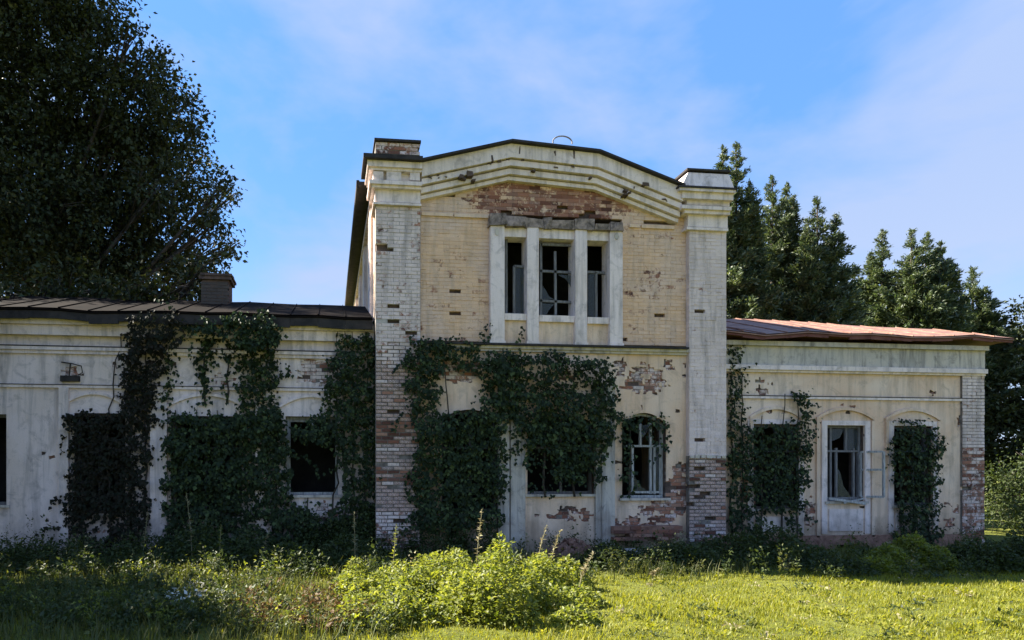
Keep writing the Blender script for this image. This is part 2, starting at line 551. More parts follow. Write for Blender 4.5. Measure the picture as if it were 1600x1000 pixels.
def slab(mb, x0, x1, z0, z1, y0, y1, res, ops, mask=None, top=None):
    """a wall sheet of cells between y0 and y1 with openings; mask(px, py) True where plaster has fallen"""
    def lines(a, b, edges):
        edges = sorted({a, b} | {e for e in edges if a < e < b})
        out = []
        for p, q in zip(edges, edges[1:]):
            k = max(1, int(round((q - p) / res)))
            out += [p + (q - p) * i / k for i in range(k)]
        return out + [edges[-1]]
    xs = lines(x0, x1, [e for o in ops for e in o[:2]])
    zs = lines(z0, z1, [e for o in ops for e in (o[2], o[3], o[3] - o[4])])
    nx, nzz = len(xs), len(zs)
    state = np.ones((nx - 1, nzz - 1), dtype=np.int8)
    for i in range(nx - 1):
        xc = (xs[i] + xs[i + 1]) / 2
        for j in range(nzz - 1):
            zc = (zs[j] + zs[j + 1]) / 2
            if top and zc > top(xc):
                state[i, j] = 0
                continue
            for o in ops:
                if o[0] < xc < o[1] and o[2] < zc < arc_z(o, xc):
                    state[i, j] = 0
                    break
            if state[i, j] and mask and mask(*proj(xc, y0, zc)):
                state[i, j] = 2
    idx = {}

    def vert(i, j, back):
        k = (i, j, back)
        if k not in idx:
            x, z = xs[i], zs[j]
            for o in ops:
                if o[4] > 0 and o[0] <= x <= o[1]:
                    a = arc_z(o, x)
                    if abs(z - a) < res * 0.62:
                        z = a
            nb = [state[a, b] for a in (i - 1, i) for b in (j - 1, j) if 0 <= a < nx - 1 and 0 <= b < nzz - 1]
            if 2 in nb and 1 in nb and 0 not in nb and 0 < i < nx - 1 and 0 < j < nzz - 1:
                h = nz(x * 9, z * 9, 1.7)
                x += h * res * 0.9
                z += nz(x * 9, z * 9, 9.1) * res * 0.9
            idx[k] = len(mb.v)
            mb.v.append((x, y1 if back else y0, z))
        return idx[k]
    for i in range(nx - 1):
        for j in range(nzz - 1):
            if state[i, j] != 1:
                continue
            mb.f.append((vert(i, j, 0), vert(i + 1, j, 0), vert(i + 1, j + 1, 0), vert(i, j + 1, 0)))
            mb.f.append((vert(i, j, 1), vert(i, j + 1, 1), vert(i + 1, j + 1, 1), vert(i + 1, j, 1)))
            for di, dj, a, b in ((-1, 0, (i, j), (i, j + 1)), (1, 0, (i + 1, j + 1), (i + 1, j)), (0, -1, (i + 1, j), (i, j)), (0, 1, (i, j + 1), (i + 1, j + 1))):
                p, q = i + di, j + dj
                if not (0 <= p < nx - 1 and 0 <= q < nzz - 1) or state[p, q] != 1:
                    mb.f.append((vert(*a, 0), vert(*a, 1), vert(*b, 1), vert(*b, 0)))
    mb.a = [0.0] * len(mb.f)


def patch_fn(patches, seed, cut=0.45):
    def val(px, py):
        v = 0.0
        for (cx, cy, rx, ry, s) in patches:
            d = ((px - cx) / rx) ** 2 + ((py - cy) / ry) ** 2
            v = max(v, s * (1 - d))
        if v <= 0:
            return 0.0
        return v + 0.75 * nz(px * 0.055, py * 0.11, seed) + 0.3 * nz(px * 0.17, py * 0.3, seed + 5)
    return val, (lambda px, py: val(px, py) > cut)


BL, BH, JN = 0.272, 0.086, 0.013                 # brick length and course with joint


def brick_cells(x0, x1, z0, z1, inside=None):
    out = []
    k = 0
    z = z0
    while z + BH <= z1 + 0.02:
        x = x0 - (BL * 0.5 if k % 2 else 0)
        while x < x1 - 0.03:
            a, b = max(x, x0), min(x + BL, x1)
            if b - a > 0.05 and (inside is None or inside((a + b) / 2, z + BH / 2)):
                out.append((a, b, z, z + BH))
            x += BL
        z += BH
        k += 1
    return out


def lay(cells, Y, mort, bricks, bare, miss, depth=0.05, rel=0.012, rough=0.004, gap=JN, single=None, single_max=0):
    """mortar beds and the bricks in them; bare(px, py), miss(px, py) read the photo"""
    made = 0
    for (a, b, c, d) in cells:
        px, py = proj((a + b) / 2, Y, (c + d) / 2)
        gone = random.random() < miss(px, py)
        if gone and random.random() < 0.55:
            continue
        br = min(1.0, max(0.0, bare(px, py) + random.gauss(0, 0.055)))
        mort.box(a, b, Y + rel, Y + depth + 0.03, c, d, br, back=False)
        h = gap / 2 * random.uniform(0.8, 1.3)
        yo = random.uniform(-rough, rough)
        if gone:                                  # a brick broken off part way
            br, yo = 0.9, min(0.02, depth * 0.6)
            a += (b - a) * random.choice((0, 0, 0.3, 0.5))
        if single and made < single_max and single(px, py):
            individual.append((a + h, b - h, Y + yo, c + h, d - h, br, depth))
            made += 1
        else:
            bricks.box(a + h, b - h, Y + yo, Y + depth, c + h, d - h, br, j=0.0035, back=False)


individual = []


def add_single_bricks(parent, mat):
    """every one an object of its own; alike pieces share one of a few meshes"""
    cache = {}
    for (a, b, y, c, d, br, dep) in individual:
        half = (b - a) < 0.2
        k = (half, round(br * 4), random.randrange(3))
        if k not in cache:
            mb = MB()
            L = 1.0
            mb.box(-0.5, 0.5, 0, dep, -0.5, 0.5, k[1] / 4, back=True)
            mb.v = [(p[0] + random.uniform(-0.012, 0.012), p[1] + (random.uniform(-0.004, 0.004) if p[1] == 0 else 0), p[2] + random.uniform(-0.045, 0.045)) for p in mb.v]
            me = mb.mesh('brick', 'bare')
            bm = bmesh.new()
            bm.from_mesh(me)
            lay_ = None
            bmesh.ops.recalc_face_normals(bm, faces=bm.faces)
            bm.to_mesh(me)
            bm.free()
            me.materials.append(mat)
            cache[k] = me
        o = bpy.data.objects.new('brick', cache[k])
        COL.objects.link(o)
        o.parent = parent
        o.location = Vector(((a + b) / 2, y, (c + d) / 2)) - wloc(parent)
        o.scale = (b - a, 1, d - c)
    individual.clear()


none = lambda px, py: 0.0

# ---- tall middle block: lower storey
zs_ = lambda px, py, Y=YT: Z(px, py, Y)
Z_STR = zs_(870, 547)
XI0, XI1 = X(657, YT), X(1077, YT)
op_a = (X(690, YT), X(778, YT), zs_(734, 800), zs_(734, 640), 0.22)
op_b = (X(824, YT), X(930, YT), zs_(876, 772), zs_(876, 648), 0.20)
op_c = (X(972, YT), X(1041, YT), zs_(1006, 778), zs_(1006, 645), 0.26)
LOW = [op_a, op_b, op_c]
pv, pm = patch_fn([(1010, 595, 50, 30, 0.75), (720, 580, 46, 24, 1.1), (1035, 800, 45, 26, 0.85), (985, 820, 60, 16, 0.85), (1062, 765, 26, 60, 0.95), (880, 590, 50, 16, 0.6), (885, 806, 50, 16, 0.7), (970, 575, 24, 14, 0.5), (1050, 570, 30, 14, 0.35)] + [(random.uniform(940, 1074), random.uniform(560, 820), random.uniform(3, 9), random.uniform(3, 6), random.uniform(0.45, 0.75)) for _ in range(22)], 2.0)
mb = MB()
slab(mb, XI0, XI1, BASE, Z_STR, YT + 0.045, YT + 0.5, 0.09, LOW)
mb.build('front_wall', M['core'], house)
mb = MB()
slab(mb, XI0, XI1, BASE, Z_STR, YT, YT + 0.028, 0.06, LOW, pm)
mb.build('plaster', M['cream'], house)


def in_ops(ops, x, z, g=0.0):
    return any(o[0] - g < x < o[1] + g and o[2] - g < z < arc_z(o, x) + g for o in ops)


mort, brk = MB(), MB()
cells = brick_cells(XI0, XI1, BASE + 0.4, Z_STR - 0.02, lambda x, z: not in_ops(LOW, x, z, 0.05) and pv(*proj(x, YT, z)) > 0.08)
lay(cells, YT + 0.026, mort, brk, lambda px, py: 0.52 if py < 700 else 0.6, lambda px, py: 0.10, depth=0.012, rel=0.010)
tag(mort.build('mortar', M['mortar'], house, 'bare'), kind='stuff')
tag(brk.build('brickwork', M['brick_white'], house, 'bare'), kind='stuff')

# ---- upper storey and gable field, all brick under a yellow wash
ZW0, ZW1 = zs_(870, 541), zs_(870, 338)
op_w = (X(768, YT), X(972, YT), ZW0, ZW1, 0.0)
GT = [at(p, q, 14.6) for p, q in ((650, 250), (800, 218), (937, 234), (1070, 288))]    # top line of the gable
GT = [(p[0], p[2]) for p in GT]


def gable(x, drop=0.0):
    for (xa, za), (xb, zb) in zip(GT, GT[1:]):
        if x <= xb:
            return za + (zb - za) * (x - xa) / (xb - xa) - drop
    return GT[-1][1] - drop


mb = MB()
slab(mb, XI0, XI1, Z_STR, 9.9, YT + 0.09, YT + 0.5, 0.12, [op_w], top=lambda x: gable(x, 0.2))
mb.build('upper_wall', M['core'], house)


def bare_up(px, py):
    d = ((px - 862) / 108) ** 2 + ((py - 308) / 40) ** 2
    v = 0.30 + (0.31 if d < 1 else 0.31 * max(0, 1.6 - d) / 0.6 if d < 1.6 else 0)
    v += 0.14 * nz(px * 0.03, py * 0.05, 4.0)
    d2 = ((px - 1010) / 45) ** 2 + ((py - 460) / 40) ** 2
    return v + 0.12 * max(0, 1 - d2)


miss_spots = [(688, 321, 9, 4), (697, 313, 6, 3), (706, 305, 6, 3), (748, 299, 6, 3), (942, 300, 7, 3), (948, 313, 7, 3), (975, 322, 8, 4), (735, 421, 6, 3), (733, 437, 6, 3), (742, 452, 6, 3),
              (1038, 347, 18, 3), (1022, 345, 10, 3), (1035, 493, 8, 3), (1017, 509, 6, 3), (1055, 508, 6, 3), (720, 505, 6, 3), (1000, 508, 6, 3)] + [(random.gauss(1020, 26), random.uniform(420, 530), 5, 2.5) for _ in range(9)] + [(random.gauss(710, 25), random.uniform(400, 525), 4, 2.5) for _ in range(5)]


def miss_up(px, py):
    for (a, b, r, q) in miss_spots:
        if abs(px - a) < r and abs(py - b) < q:
            return 0.95
    d = ((px - 862) / 100) ** 2 + ((py - 312) / 36) ** 2
    return 0.05 if d < 1 else 0.008


mort, brk = MB(), MB()
zb_ = Z_STR + 0.12
nw = int((ZW1 - zb_) / BH)
zb_ = ZW1 - nw * BH
under = lambda x, z: z < gable(x, 0.55)
cells = brick_cells(XI0, op_w[0], zb_, ZW1) + brick_cells(op_w[1], XI1, zb_, ZW1) + brick_cells(XI0, XI1, ZW1, 9.2, under)
lay(cells, YT, mort, brk, bare_up, miss_up, depth=0.05, rel=0.007, rough=0.005, gap=0.011)
tag(mort.build('mortar', M['brick_yellow'], house, 'bare'), kind='stuff')
tag(brk.build('brickwork', M['brick_yellow'], house, 'bare'), kind='stuff')

# ---- corner piers
def bare_left(px, py):
    v = 0.37 + 0.18 * nz(px * 0.02, py * 0.03, 8.0)
    if py > 500:
        v += 0.12 * min(1, (py - 500) / 80) + 0.10 * nz(px * 0.09, py * 0.05, 3.0)
    if 660 < py < 695:
        v += 0.22
    if 735 < py < 750:
        v += 0.2
    return v


def miss_left(px, py):
    if (abs(py - 386) < 5 and px < 606) or (abs(py - 502) < 4 and px < 625) or (abs(py - 478) < 3 and 612 < px < 640):
        return 0.7
    return 0.014 if py < 500 else 0.06


def bare_right(px, py):
    v = 0.24 + 0.12 * nz(px * 0.03, py * 0.03, 12.0)
    if py > 712:
        v = 0.52 + 0.3 * nz(px * 0.06, py * 0.07, 2.0)
    return v


def miss_right(px, py):
    return 0.012 if py < 712 else 0.11


for side, (xa, xb, bare, miss, ztop, cut) in enumerate(((XT0, X(657, YP), bare_left, miss_left, Z(622, 319, YP), 540), (X(1077, YP), XT1, bare_right, miss_right, Z(1106, 358, YP), 714))):
    mb = MB()
    mb.box(xa + 0.03, xb - 0.03, YP + 0.10, YP + 0.75, BASE, ztop)
    pier = mb.build('pier', M['core'], house)
    mort, brk = MB(), MB()
    cells = brick_cells(xa, xb, BASE + BH * 5, ztop)
    zlow = [c for c in cells if proj((c[0] + c[1]) / 2, YP, c[2])[1] > cut]
    up = [c for c in cells if c not in zlow]
    lay(zlow, YP, mort, brk, bare, miss, depth=0.12, rel=0.018, rough=0.011, gap=0.021, single=lambda px, py: py < 800 + 30 * side, single_max=175 if side == 0 else 120)
    mort2 = MB()
    lay(up, YP, mort2, brk, bare, miss, depth=0.12, rel=0.009 if side == 0 else 0.006, rough=0.005, gap=0.013 if side == 0 else 0.010)
    add_single_bricks(pier, M['brick_white'])
    tag(mort.build('mortar', M['mortar'], pier, 'bare'), kind='stuff')
    tag(mort2.build('mortar', M['mortar_white'] if side == 0 else M['brick_white'], pier, 'bare'), kind='stuff')
    tag(brk.build('brickwork', M['brick_white'], pier, 'bare'), kind='stuff')
    if side == 1:                                 # a ledge of broken render over the bare foot, and the footing
        mb = MB()
        for k in range(7):
            u = xa + (xb - xa) * k / 7
            mb.box(u + 0.01, u + (xb - xa) / 7 * random.uniform(0.75, 1), YP - 0.035, YP + 0.02, Z(1106, 716, YP), Z(1106, 712, YP) + random.uniform(0, 0.03), j=0.01)
        mb.build('render_edge', M['grey'], pier)


def step(mb, px0, px1, py0, py1, Y, back=0.6, a=0.0, pc=None):
    """a straight moulding: pixel extent on the plane Y"""
    pc = pc or (px0 + px1) / 2
    mb.box(X(px0, Y), X(px1, Y), Y, YT + back, Z(pc, py1, Y), Z(pc, py0, Y), a)


# ---- capitals
cap = MB()
step(cap, 574, 660, 248, 261, 14.60)
step(cap, 577, 659, 262, 267, 14.66)
step(cap, 582, 657, 267, 282, 14.79)
step(cap, 577, 659, 282, 288, 14.64)
step(cap, 581, 658, 288.5, 294, 14.70)
step(cap, 586, 657, 294.5, 316, 14.82)
step(cap, 583, 658.5, 316.5, 320, 14.77)
capital = cap.build('capital', M['trim'], house)
for k, (p, q) in enumerate(((583, 599), (604, 627), (641, 656))):      # surviving dentils, dark gaps between
    blk = MB()
    step(blk, p, q, 267.6, 281.6, 14.68, back=-0.2)
    blk.build('dentil', M['trim'], capital)
cap = MB()
step(cap, 568, 661, 241, 247.5, 14.48)
cap.build('cap_sheet', M['metal_dark'], capital)
mort, brk = MB(), MB()
xa, xb, za, zb = X(587, 14.62), X(656, 14.62), Z(620, 241, 14.62), Z(620, 221, 14.62)
lay(brick_cells(xa, xb, za, zb), 14.62, mort, brk, lambda px, py: 0.5, none, depth=0.5, rel=0.01)
mort.box(xa + 0.02, xb - 0.02, 14.66, 15.4, za, zb - 0.01)
blk = mort.build('parapet_block', M['mortar'], house, 'bare')
tag(brk.build('brickwork', M['brick_white'], blk, 'bare'), kind='stuff')
mb = MB()
step(mb, 585, 658, 217, 220.5, 14.56)
mb.build('cap_sheet', M['metal_dark'], blk)

cap = MB()
zc = lambda py: Z(1106, py, 14.6)
xa, xb = X(1066, 14.6), X(1147, 14.6)
cap.solid([(X(1076, 14.7), 14.72, zc(267)), (X(1140, 14.7), 14.72, zc(267)), (X(1140, 14.7), 15.5, zc(267)), (X(1076, 14.7), 15.5, zc(267)),
           (xa, 14.6, zc(291)), (xb, 14.6, zc(291)), (xb, 15.6, zc(291)), (xa, 15.6, zc(291))],
          [(0, 1, 2, 3), (7, 6, 5, 4), (4, 5, 1, 0), (5, 6, 2, 1), (6, 7, 3, 2), (7, 4, 0, 3)])
step(cap, 1062, 1150, 294, 299, 14.55)
step(cap, 1066, 1146, 299.5, 311, 14.62)
step(cap, 1073, 1140, 311.5, 321, 14.74)
step(cap, 1066, 1143, 321.5, 327, 14.64)
step(cap, 1070, 1141, 327.5, 334, 14.70)
step(cap, 1075, 1137, 334.5, 355, 14.81)
step(cap, 1073, 1138, 355.5, 359.5, 14.77)
capital = cap.build('capital', M['trim'], house)
cap = MB()
step(cap, 1061, 1151, 291.2, 293.8, 14.52)
step(cap, 1074, 1142, 264, 266.8, 14.68)
cap.build('cap_sheet', M['metal_dark'], capital)

# ---- gable cornice: bands that follow the bent top line
def band(mb, d0, d1, Y, x0=None, x1=None):
    pts = [(x0 if x0 is not None else GT[0][0], None)] + GT[1:-1] + [(x1 if x1 is not None else GT[-1][0], None)]
    xs = [p[0] for p in pts]
    up = [(x, gable(x, d0)) for x in xs]
    dn = [(x, gable(x, d1)) for x in xs]
    n = len(xs)
    v = [(x, Y, z) for x, z in up] + [(x, Y, z) for x, z in dn] + [(x, YT + 0.4, z) for x, z in up] + [(x, YT + 0.4, z) for x, z in dn]
    f = []
    for i in range(n - 1):
        f += [(n + i, n + i + 1, i + 1, i), (i, i + 1, 2 * n + i + 1, 2 * n + i), (3 * n + i, 3 * n + i + 1, n + i + 1, n + i)]
    f += [(0, 2 * n, 3 * n, n), (n - 1, 2 * n - 1, 4 * n - 1, 3 * n - 1)]
    mb.solid(v, f)


gx0, gx1 = X(659, 14.7), X(1066, 14.7)
mb = MB()
band(mb, 0.06, 0.37, 14.66, gx0, gx1)
band(mb, 0.37, 0.40, 15.0, gx0, gx1)
band(mb, 0.40, 0.53, 14.72, gx0, gx1)
band(mb, 0.53, 0.565, 15.02, gx0, gx1)
band(mb, 0.565, 0.69, 14.80, gx0, gx1)
band(mb, 0.69, 0.715, 15.03, gx0, gx1)
band(mb, 0.715, 0.80, 14.88, gx0, gx1)
corn = mb.build('gable_cornice', M['trim'], house)
mb = MB()
band(mb, 0.005, 0.055, 14.55, gx0 - 0.05, gx1)
mb.build('cap_sheet', M['metal_dark'], corn)
for px, py, w, h in ((735, 270, 9, 7), (722, 274, 6, 5), (1010, 287, 12, 5), (770, 246, 2.5, 9), (813, 233, 2.5, 12), (898, 240, 2.5, 12), (868, 238, 4, 6)) + tuple((q, float(np.interp(q, (660, 800, 930, 1062), (250, 218, 234, 286))) + random.choice((19.5, 27, 31.5, 41, 47)), random.uniform(1.5, 7), random.uniform(1.5, 3.5)) for q in (random.uniform(668, 1055) for _ in range(26))):   # broken-out pieces
    mb = MB()
    x, z = at(px, py, 14.62)[0], at(px, py, 14.62)[2]
    ww, hh = w * 0.0072, h * 0.0072
    mb.box(x - ww, x + ww, 14.655 if py < 0 or h > 4.5 else 14.70, 14.9, z - hh, z + hh, j=0.015)
    mb.build('broken_patch', M['core'], corn)

# ---- roof of the middle block, side walls, eaves
mb = MB()
YB = 27.0
xl, xr = XT0 - 0.05, XT1 + 0.05
prof = [(xl, 8.60), (xl, 8.72)] + [(GT[0][0], GT[0][1] - 0.12), (GT[1][0], GT[1][1] - 0.12), (GT[2][0], GT[2][1] - 0.12), (GT[3][0], GT[3][1] - 0.12), (xr, 8.5), (xr, 8.3)]
mb.prism(prof[::-1], YT + 0.52, YB)
roof = mb.build('roof', M['roof_old'], house)
mb = MB()
ez = Z(567, 252, 14.7)
mb.box(XT0 - 0.33, XT0 + 0.2, YT + 0.72, YB + 0.1, ez - 0.10, ez)
mb.box(XT0 - 0.40, XT0 - 0.33, YT + 0.72, YB + 0.1, ez - 0.17, ez + 0.03)
mb.box(XT0 - 0.27, XT0 - 0.16, YB + 0.0, YB + 0.12, ez - 0.45, ez - 0.17)
mb.build('eave', M['metal_dark'], roof)
hoop = MB()
c0 = at(879, 221, 16.2)
rr = 15.5 / F * 16.8
hoop.tube([(c0[0] + rr * math.cos(a), 16.2, c0[2] - 0.02 + rr * 0.62 * math.sin(a)) for a in np.linspace(-0.2, math.pi + 0.2, 14)], 0.018, 5)
hoop.build('roof_hoop', M['stone'], roof)
for (xa, xb, nm) in ((XT0 + 0.02, XT0 + 0.47, 'side_wall'), (XT1 - 0.47, XT1 - 0.02, 'side_wall')):
    mb = MB()
    mb.box(xa, xb, YT + 0.48, YB - 0.1, BASE, 8.6 if nm else 8)
    sw = mb.build(nm, M['cream'], house)
    mb = MB()
    xo = xa - 0.07 if xa < 3 else xb
    for ya in (16.0, 18.8, 21.6, 24.4):
        mb.box(xo, xo + 0.07, ya, ya + 0.9, BASE, 8.45)
    mb.box(xo - 0.03, xo + 0.10, YT + 0.5, YB - 0.1, 8.45, 8.58)
    mb.build('pilaster', M['trim'], sw)
mb = MB()
mb.box(XT0 + 0.1, XT1 - 0.1, YB - 0.5, YB - 0.12, BASE, 8.5)
mb.build('back_wall', M['cream'], house)
mb = MB()
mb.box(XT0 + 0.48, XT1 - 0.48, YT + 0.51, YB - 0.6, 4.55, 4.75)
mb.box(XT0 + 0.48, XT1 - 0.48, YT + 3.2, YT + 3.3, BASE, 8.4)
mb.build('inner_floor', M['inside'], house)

# ---- string course under the upper window
mb = MB()
step(mb, 657, 1077, 541, 546, 14.86, back=0.1, pc=870)
step(mb, 657, 1077, 546.3, 550.5, 14.92, back=0.1, pc=870)
sc_ = mb.build('string_course', M['grey'], house)
mb = MB()
step(mb, 657, 1077, 537.6, 540.6, 14.78, back=0.08, pc=870)
mb.build('drip_sheet', M['metal_dark'], sc_)

# ---- panel caps either side of the window
mb = MB()
for p, q, y in ((659, 708, 332), (710, 764, 334.5), (984, 1000, 350), (1003, 1054, 352)):
    step(mb, p, q, y, y + 5, 14.95, back=0.05)
mb.build('panel_cap', M['cream'], house)

# ---- triple window
tw = MB()
PIL = ((766.5, 788.5), (824, 842), (899, 917.5), (953, 973))
for i, (p, q) in enumerate(PIL):
    ya = 350 + i * 3.6
    xa, xb = X(p, 14.84), X(q, 14.84)
    za, zb = Z(870, 541, 14.84), Z((p + q) / 2, ya + 4, 14.84)
    tw.box(xa, xb, 14.84, YT + 0.30, za, zb)
    xm, hw = (xa + xb) / 2, (xb - xa) / 2
    n = 8
    tw.prism([(xm + hw * math.cos(a), zb + 0.001 + 0.09 * math.sin(a)) for a in np.linspace(0, math.pi, n)], 14.845, YT + 0.2)
    tw.box(xa - 0.02, xb + 0.02, 14.815, 14.839, za, za + 0.10)
GAPS = ((788.5, 824), (842, 899), (917.5, 953))
for i, (p, q) in enumerate(GAPS):
    c = (p + q) / 2
    dy = (c - 870) * 0.045
    zt = Z(c, 358 + dy, 14.92)
    tw.box(X(p, 14.92) - 0.01, X(q, 14.92) + 0.01, 14.92, YT + 0.30, Z(c, 373 + dy, 14.92), zt)
    tw.box(X(p, 14.92), X(q, 14.92), 14.89, YT + 0.28, Z(c, 503 + dy, 14.9), Z(c, 493 + dy, 14.9))
triple = tw.build('window', M['trim'], house)
mb = MB()
for p, q in GAPS:
    c = (p + q) / 2
    mb.box(X(p, YT) - 0.02, X(q, YT) + 0.02, YT - 0.03, YT + 0.2, Z(870, 541, YT), Z(c, 504 + (c - 870) * 0.045, YT))
mb.build('panel', M['cream'], triple)
mb = MB()
yl = 14.80
x = X(765, yl)
xe = X(974, yl)
while x < xe:
    w = random.uniform(0.08, 0.55)
    b = min(x + w, xe)
    pc = proj((x + b) / 2, yl, 7.8)[0]
    dy = (pc - 870) * 0.052
    mb.box(x, b - 0.005, yl + random.uniform(-0.02, 0.05), YT + 0.3, Z(pc, 356 + dy, yl), Z(pc, 340 + dy + random.uniform(-1, 5), yl), j=0.022)
    x = b
mb.build('lintel', simple_mat('blackened_stone', (0.08, 0.065, 0.055), (0.40, 0.31, 0.27), 7, 0.95, bmp=0.8), triple)
for p, q in ((776.5, 362), (963.5, 369)):
    mb = MB()
    c = at(p, q, 14.835)
    mb.prism([(c[0] + 0.05 * math.cos(a), c[2] + 0.085 * math.sin(a)) for a in np.linspace(0, 2 * math.pi, 13)[:-1]], 14.825, 14.845)
    mb.build('rosette', M['grey'], triple)
ys = YT + 0.12


def bars(mb, Y, w, *segs):
    for (a, b, c, d) in segs:
        p, q = at(a, b, Y), at(c, d, Y)
        mb.bar(p, q, w, 0.05)


for k, segs in enumerate((
        ((803, 416, 803, 492), (803, 416, 824, 417.5), (791, 372, 791, 492), (791, 491, 824, 492)),
        ((867, 393, 868, 496), (843, 423.5, 899, 426.5), (843, 470, 899, 473), (894, 390, 894, 496), (845, 376, 845, 496), (843, 494, 899, 496), (845, 382, 898, 384)),
        ((931, 426, 931.5, 500), (918, 425, 948, 427), (949, 382, 949, 500), (918, 500, 952, 502)))):
    mb = MB()
    bars(mb, ys, 0.055, *segs)
    mb.build('sash', M['wood_grey'], triple)
for a, b, c, d in ((804, 418, 823, 491), (919, 428, 930, 500)):
    p, q = at(a, d, ys), at(c, b, ys)
    mb = MB()
    mb.box(p[0], q[0], ys - 0.003, ys + 0.003, p[2], q[2])
    mb.build('pane', M['glass'], triple)

for pts in (((846, 468), (846, 445), (852, 452), (858, 463), (866, 468)), ((870, 429), (892, 430), (893, 450), (884, 436)), ((846, 494), (846, 474), (866, 475), (858, 484), (852, 494))):
    mb = MB()
    w3 = [at(a, b, ys) for a, b in pts]
    mb.prism([(p[0], p[2]) for p in w3][::-1], ys - 0.002, ys + 0.002)
    mb.build('pane', M['glass'], triple)
mb = MB()
mb.box(X(1074, 14.97), X(1077, 14.97), 14.965, 15.02, Z(1076, 700, 14.97), Z(1076, 335, 14.97), j=0.006)
mb.build('open_joint', M['core'], house)

# ---- lower-storey pilasters of the middle block
mb = MB()
for p, q, Y, t in ((779, 796, YT - 0.13, 590), (798, 821, YT - 0.10, 590), (931, 940, YT - 0.08, 600), (941, 961, YT - 0.12, 600)):
    mb.box(X(p, Y), X(q, Y), Y, YT + 0.02, BASE, Z(p, t, Y))
mb.build('pilaster', M['grey'], house)

# ---- window of the lower storey, right
def frame_window(Y, depth, verts, horis, op, mat, panes=(), sill=None, shards=(), name='window', w=0.06):
    mb = MB()
    yy = Y + depth
    x0, x1, z0, z1, r = op
    mb.box(x0, x0 + w, yy - 0.04, yy + 0.04, z0, z1 - r)
    mb.box(x1 - w, x1, yy - 0.04, yy + 0.04, z0, z1 - r)
    mb.box(x0 + w, x1 - w, yy - 0.038, yy + 0.038, z0, z0 + w)
    n = 8
    for i in range(n):
        xa, xb = x0 + (x1 - x0) * i / n, x0 + (x1 - x0) * (i + 1) / n
        mb.bar((xa, yy, arc_z(op, xa) - w / 2), (xb, yy, arc_z(op, xb) - w / 2), w, 0.076)
    win = mb.build(name, mat, house)
    mb = MB()
    for (px, a, b) in verts:
        p, q = at(px, a, yy), at(px, b, yy)
        mb.bar(p, q, 0.055, 0.05)
    for (py, a, b) in horis:
        p, q = at(a, py, yy - 0.005), at(b, py, yy - 0.005)
        mb.bar((p[0], p[1], (p[2] + q[2]) / 2), (q[0], q[1], (p[2] + q[2]) / 2), 0.05, 0.045)
    if mb.v:
        mb.build('sash', mat, win)
    for (a, b, c, d) in panes:
        p, q = at(a, d, yy), at(c, b, yy)
        m2 = MB()
        m2.box(p[0], q[0], yy - 0.003, yy + 0.003, p[2], q[2])
        m2.build('pane', M['glass'], win)

    for (pts) in shards:
        m2 = MB()
        w3 = [at(a, b, yy) for a, b in pts]
        m2.prism([(p[0], p[2]) for p in w3][::-1], yy - 0.002, yy + 0.002)
        m2.build('pane', M['glass'], win)
    m2 = MB()
    m2.box(x0 - 0.08, x1 + 0.08, Y - 0.07, Y + 0.3, z0 - 0.06, z0 - 0.002)
    m2.build('sill', sill or M['grey'], win)
    return win


frame_window(YT, 0.20, ((988, 697, 772), (1016, 660, 772), (1031, 697, 772), (1000, 662, 697), (1022, 697, 772)), ((697, 978, 1038), (769, 985, 1035)), op_c, M['wood_white'], ((1018, 700, 1030, 768),), shards=(((1002, 664), (1014, 663), (1013, 672), (1004, 684)), ((989, 768), (989, 742), (996, 752), (1003, 761), (1012, 768))))
frame_window(YT, 0.25, ((876, 655, 770),), ((700, 826, 928),), op_b, M['wood_grey'])
frame_window(YT, 0.25, ((734, 650, 798),), ((700, 692, 776),), op_a, M['wood_grey'])

# ---- footing ledge of worn brick under that window
mort, brk = MB(), MB()
xa, xb = X(958, 14.75), X(1066, 14.75)
z1 = Z(1010, 822, 14.75)
lay(brick_cells(xa, xb, z1 - BH * 4, z1), 14.72, mort, brk, lambda px, py: 0.75, lambda px, py: 0.12, depth=0.28, rel=0.012, rough=0.02)
foot = mort.build('footing', M['rubble'], house, 'bare')
tag(brk.build('brickwork', M['brick_white'], foot, 'bare'), kind='stuff')

# ---- wings
def arc_strip(mb, xa, xb, zb, rise, w, y0, y1, leg=0.0, n=14):
    """an eyebrow hood mould over a window, with short legs down its sides"""
    c, h = (xa + xb) / 2, (xb - xa) / 2
    f = lambda x, e: zb + rise * (1 - ((x - c) / h) ** 2) + e
    xs = np.linspace(xa, xb, n)
    v, fs = [], []
    for x in xs:
        v += [(x, y0, f(x, 0)), (x, y0, f(x, w)), (x, y1, f(x, 0)), (x, y1, f(x, w))]
    for i in range(n - 1):
        a, b = 4 * i, 4 * i + 4
        fs += [(a, b, b + 1, a + 1), (a + 1, b + 1, b + 3, a + 3), (a, a + 2, b + 2, b)]
    fs += [(0, 1, 3, 2), (4 * n - 4, 4 * n - 2, 4 * n - 1, 4 * n - 3)]
    mb.solid(v, fs)
    if leg:
        mb.box(xa, xa + w, y0, y1, zb - leg, zb - 0.001)
        mb.box(xb - w, xb, y0, y1, zb - leg, zb - 0.001)


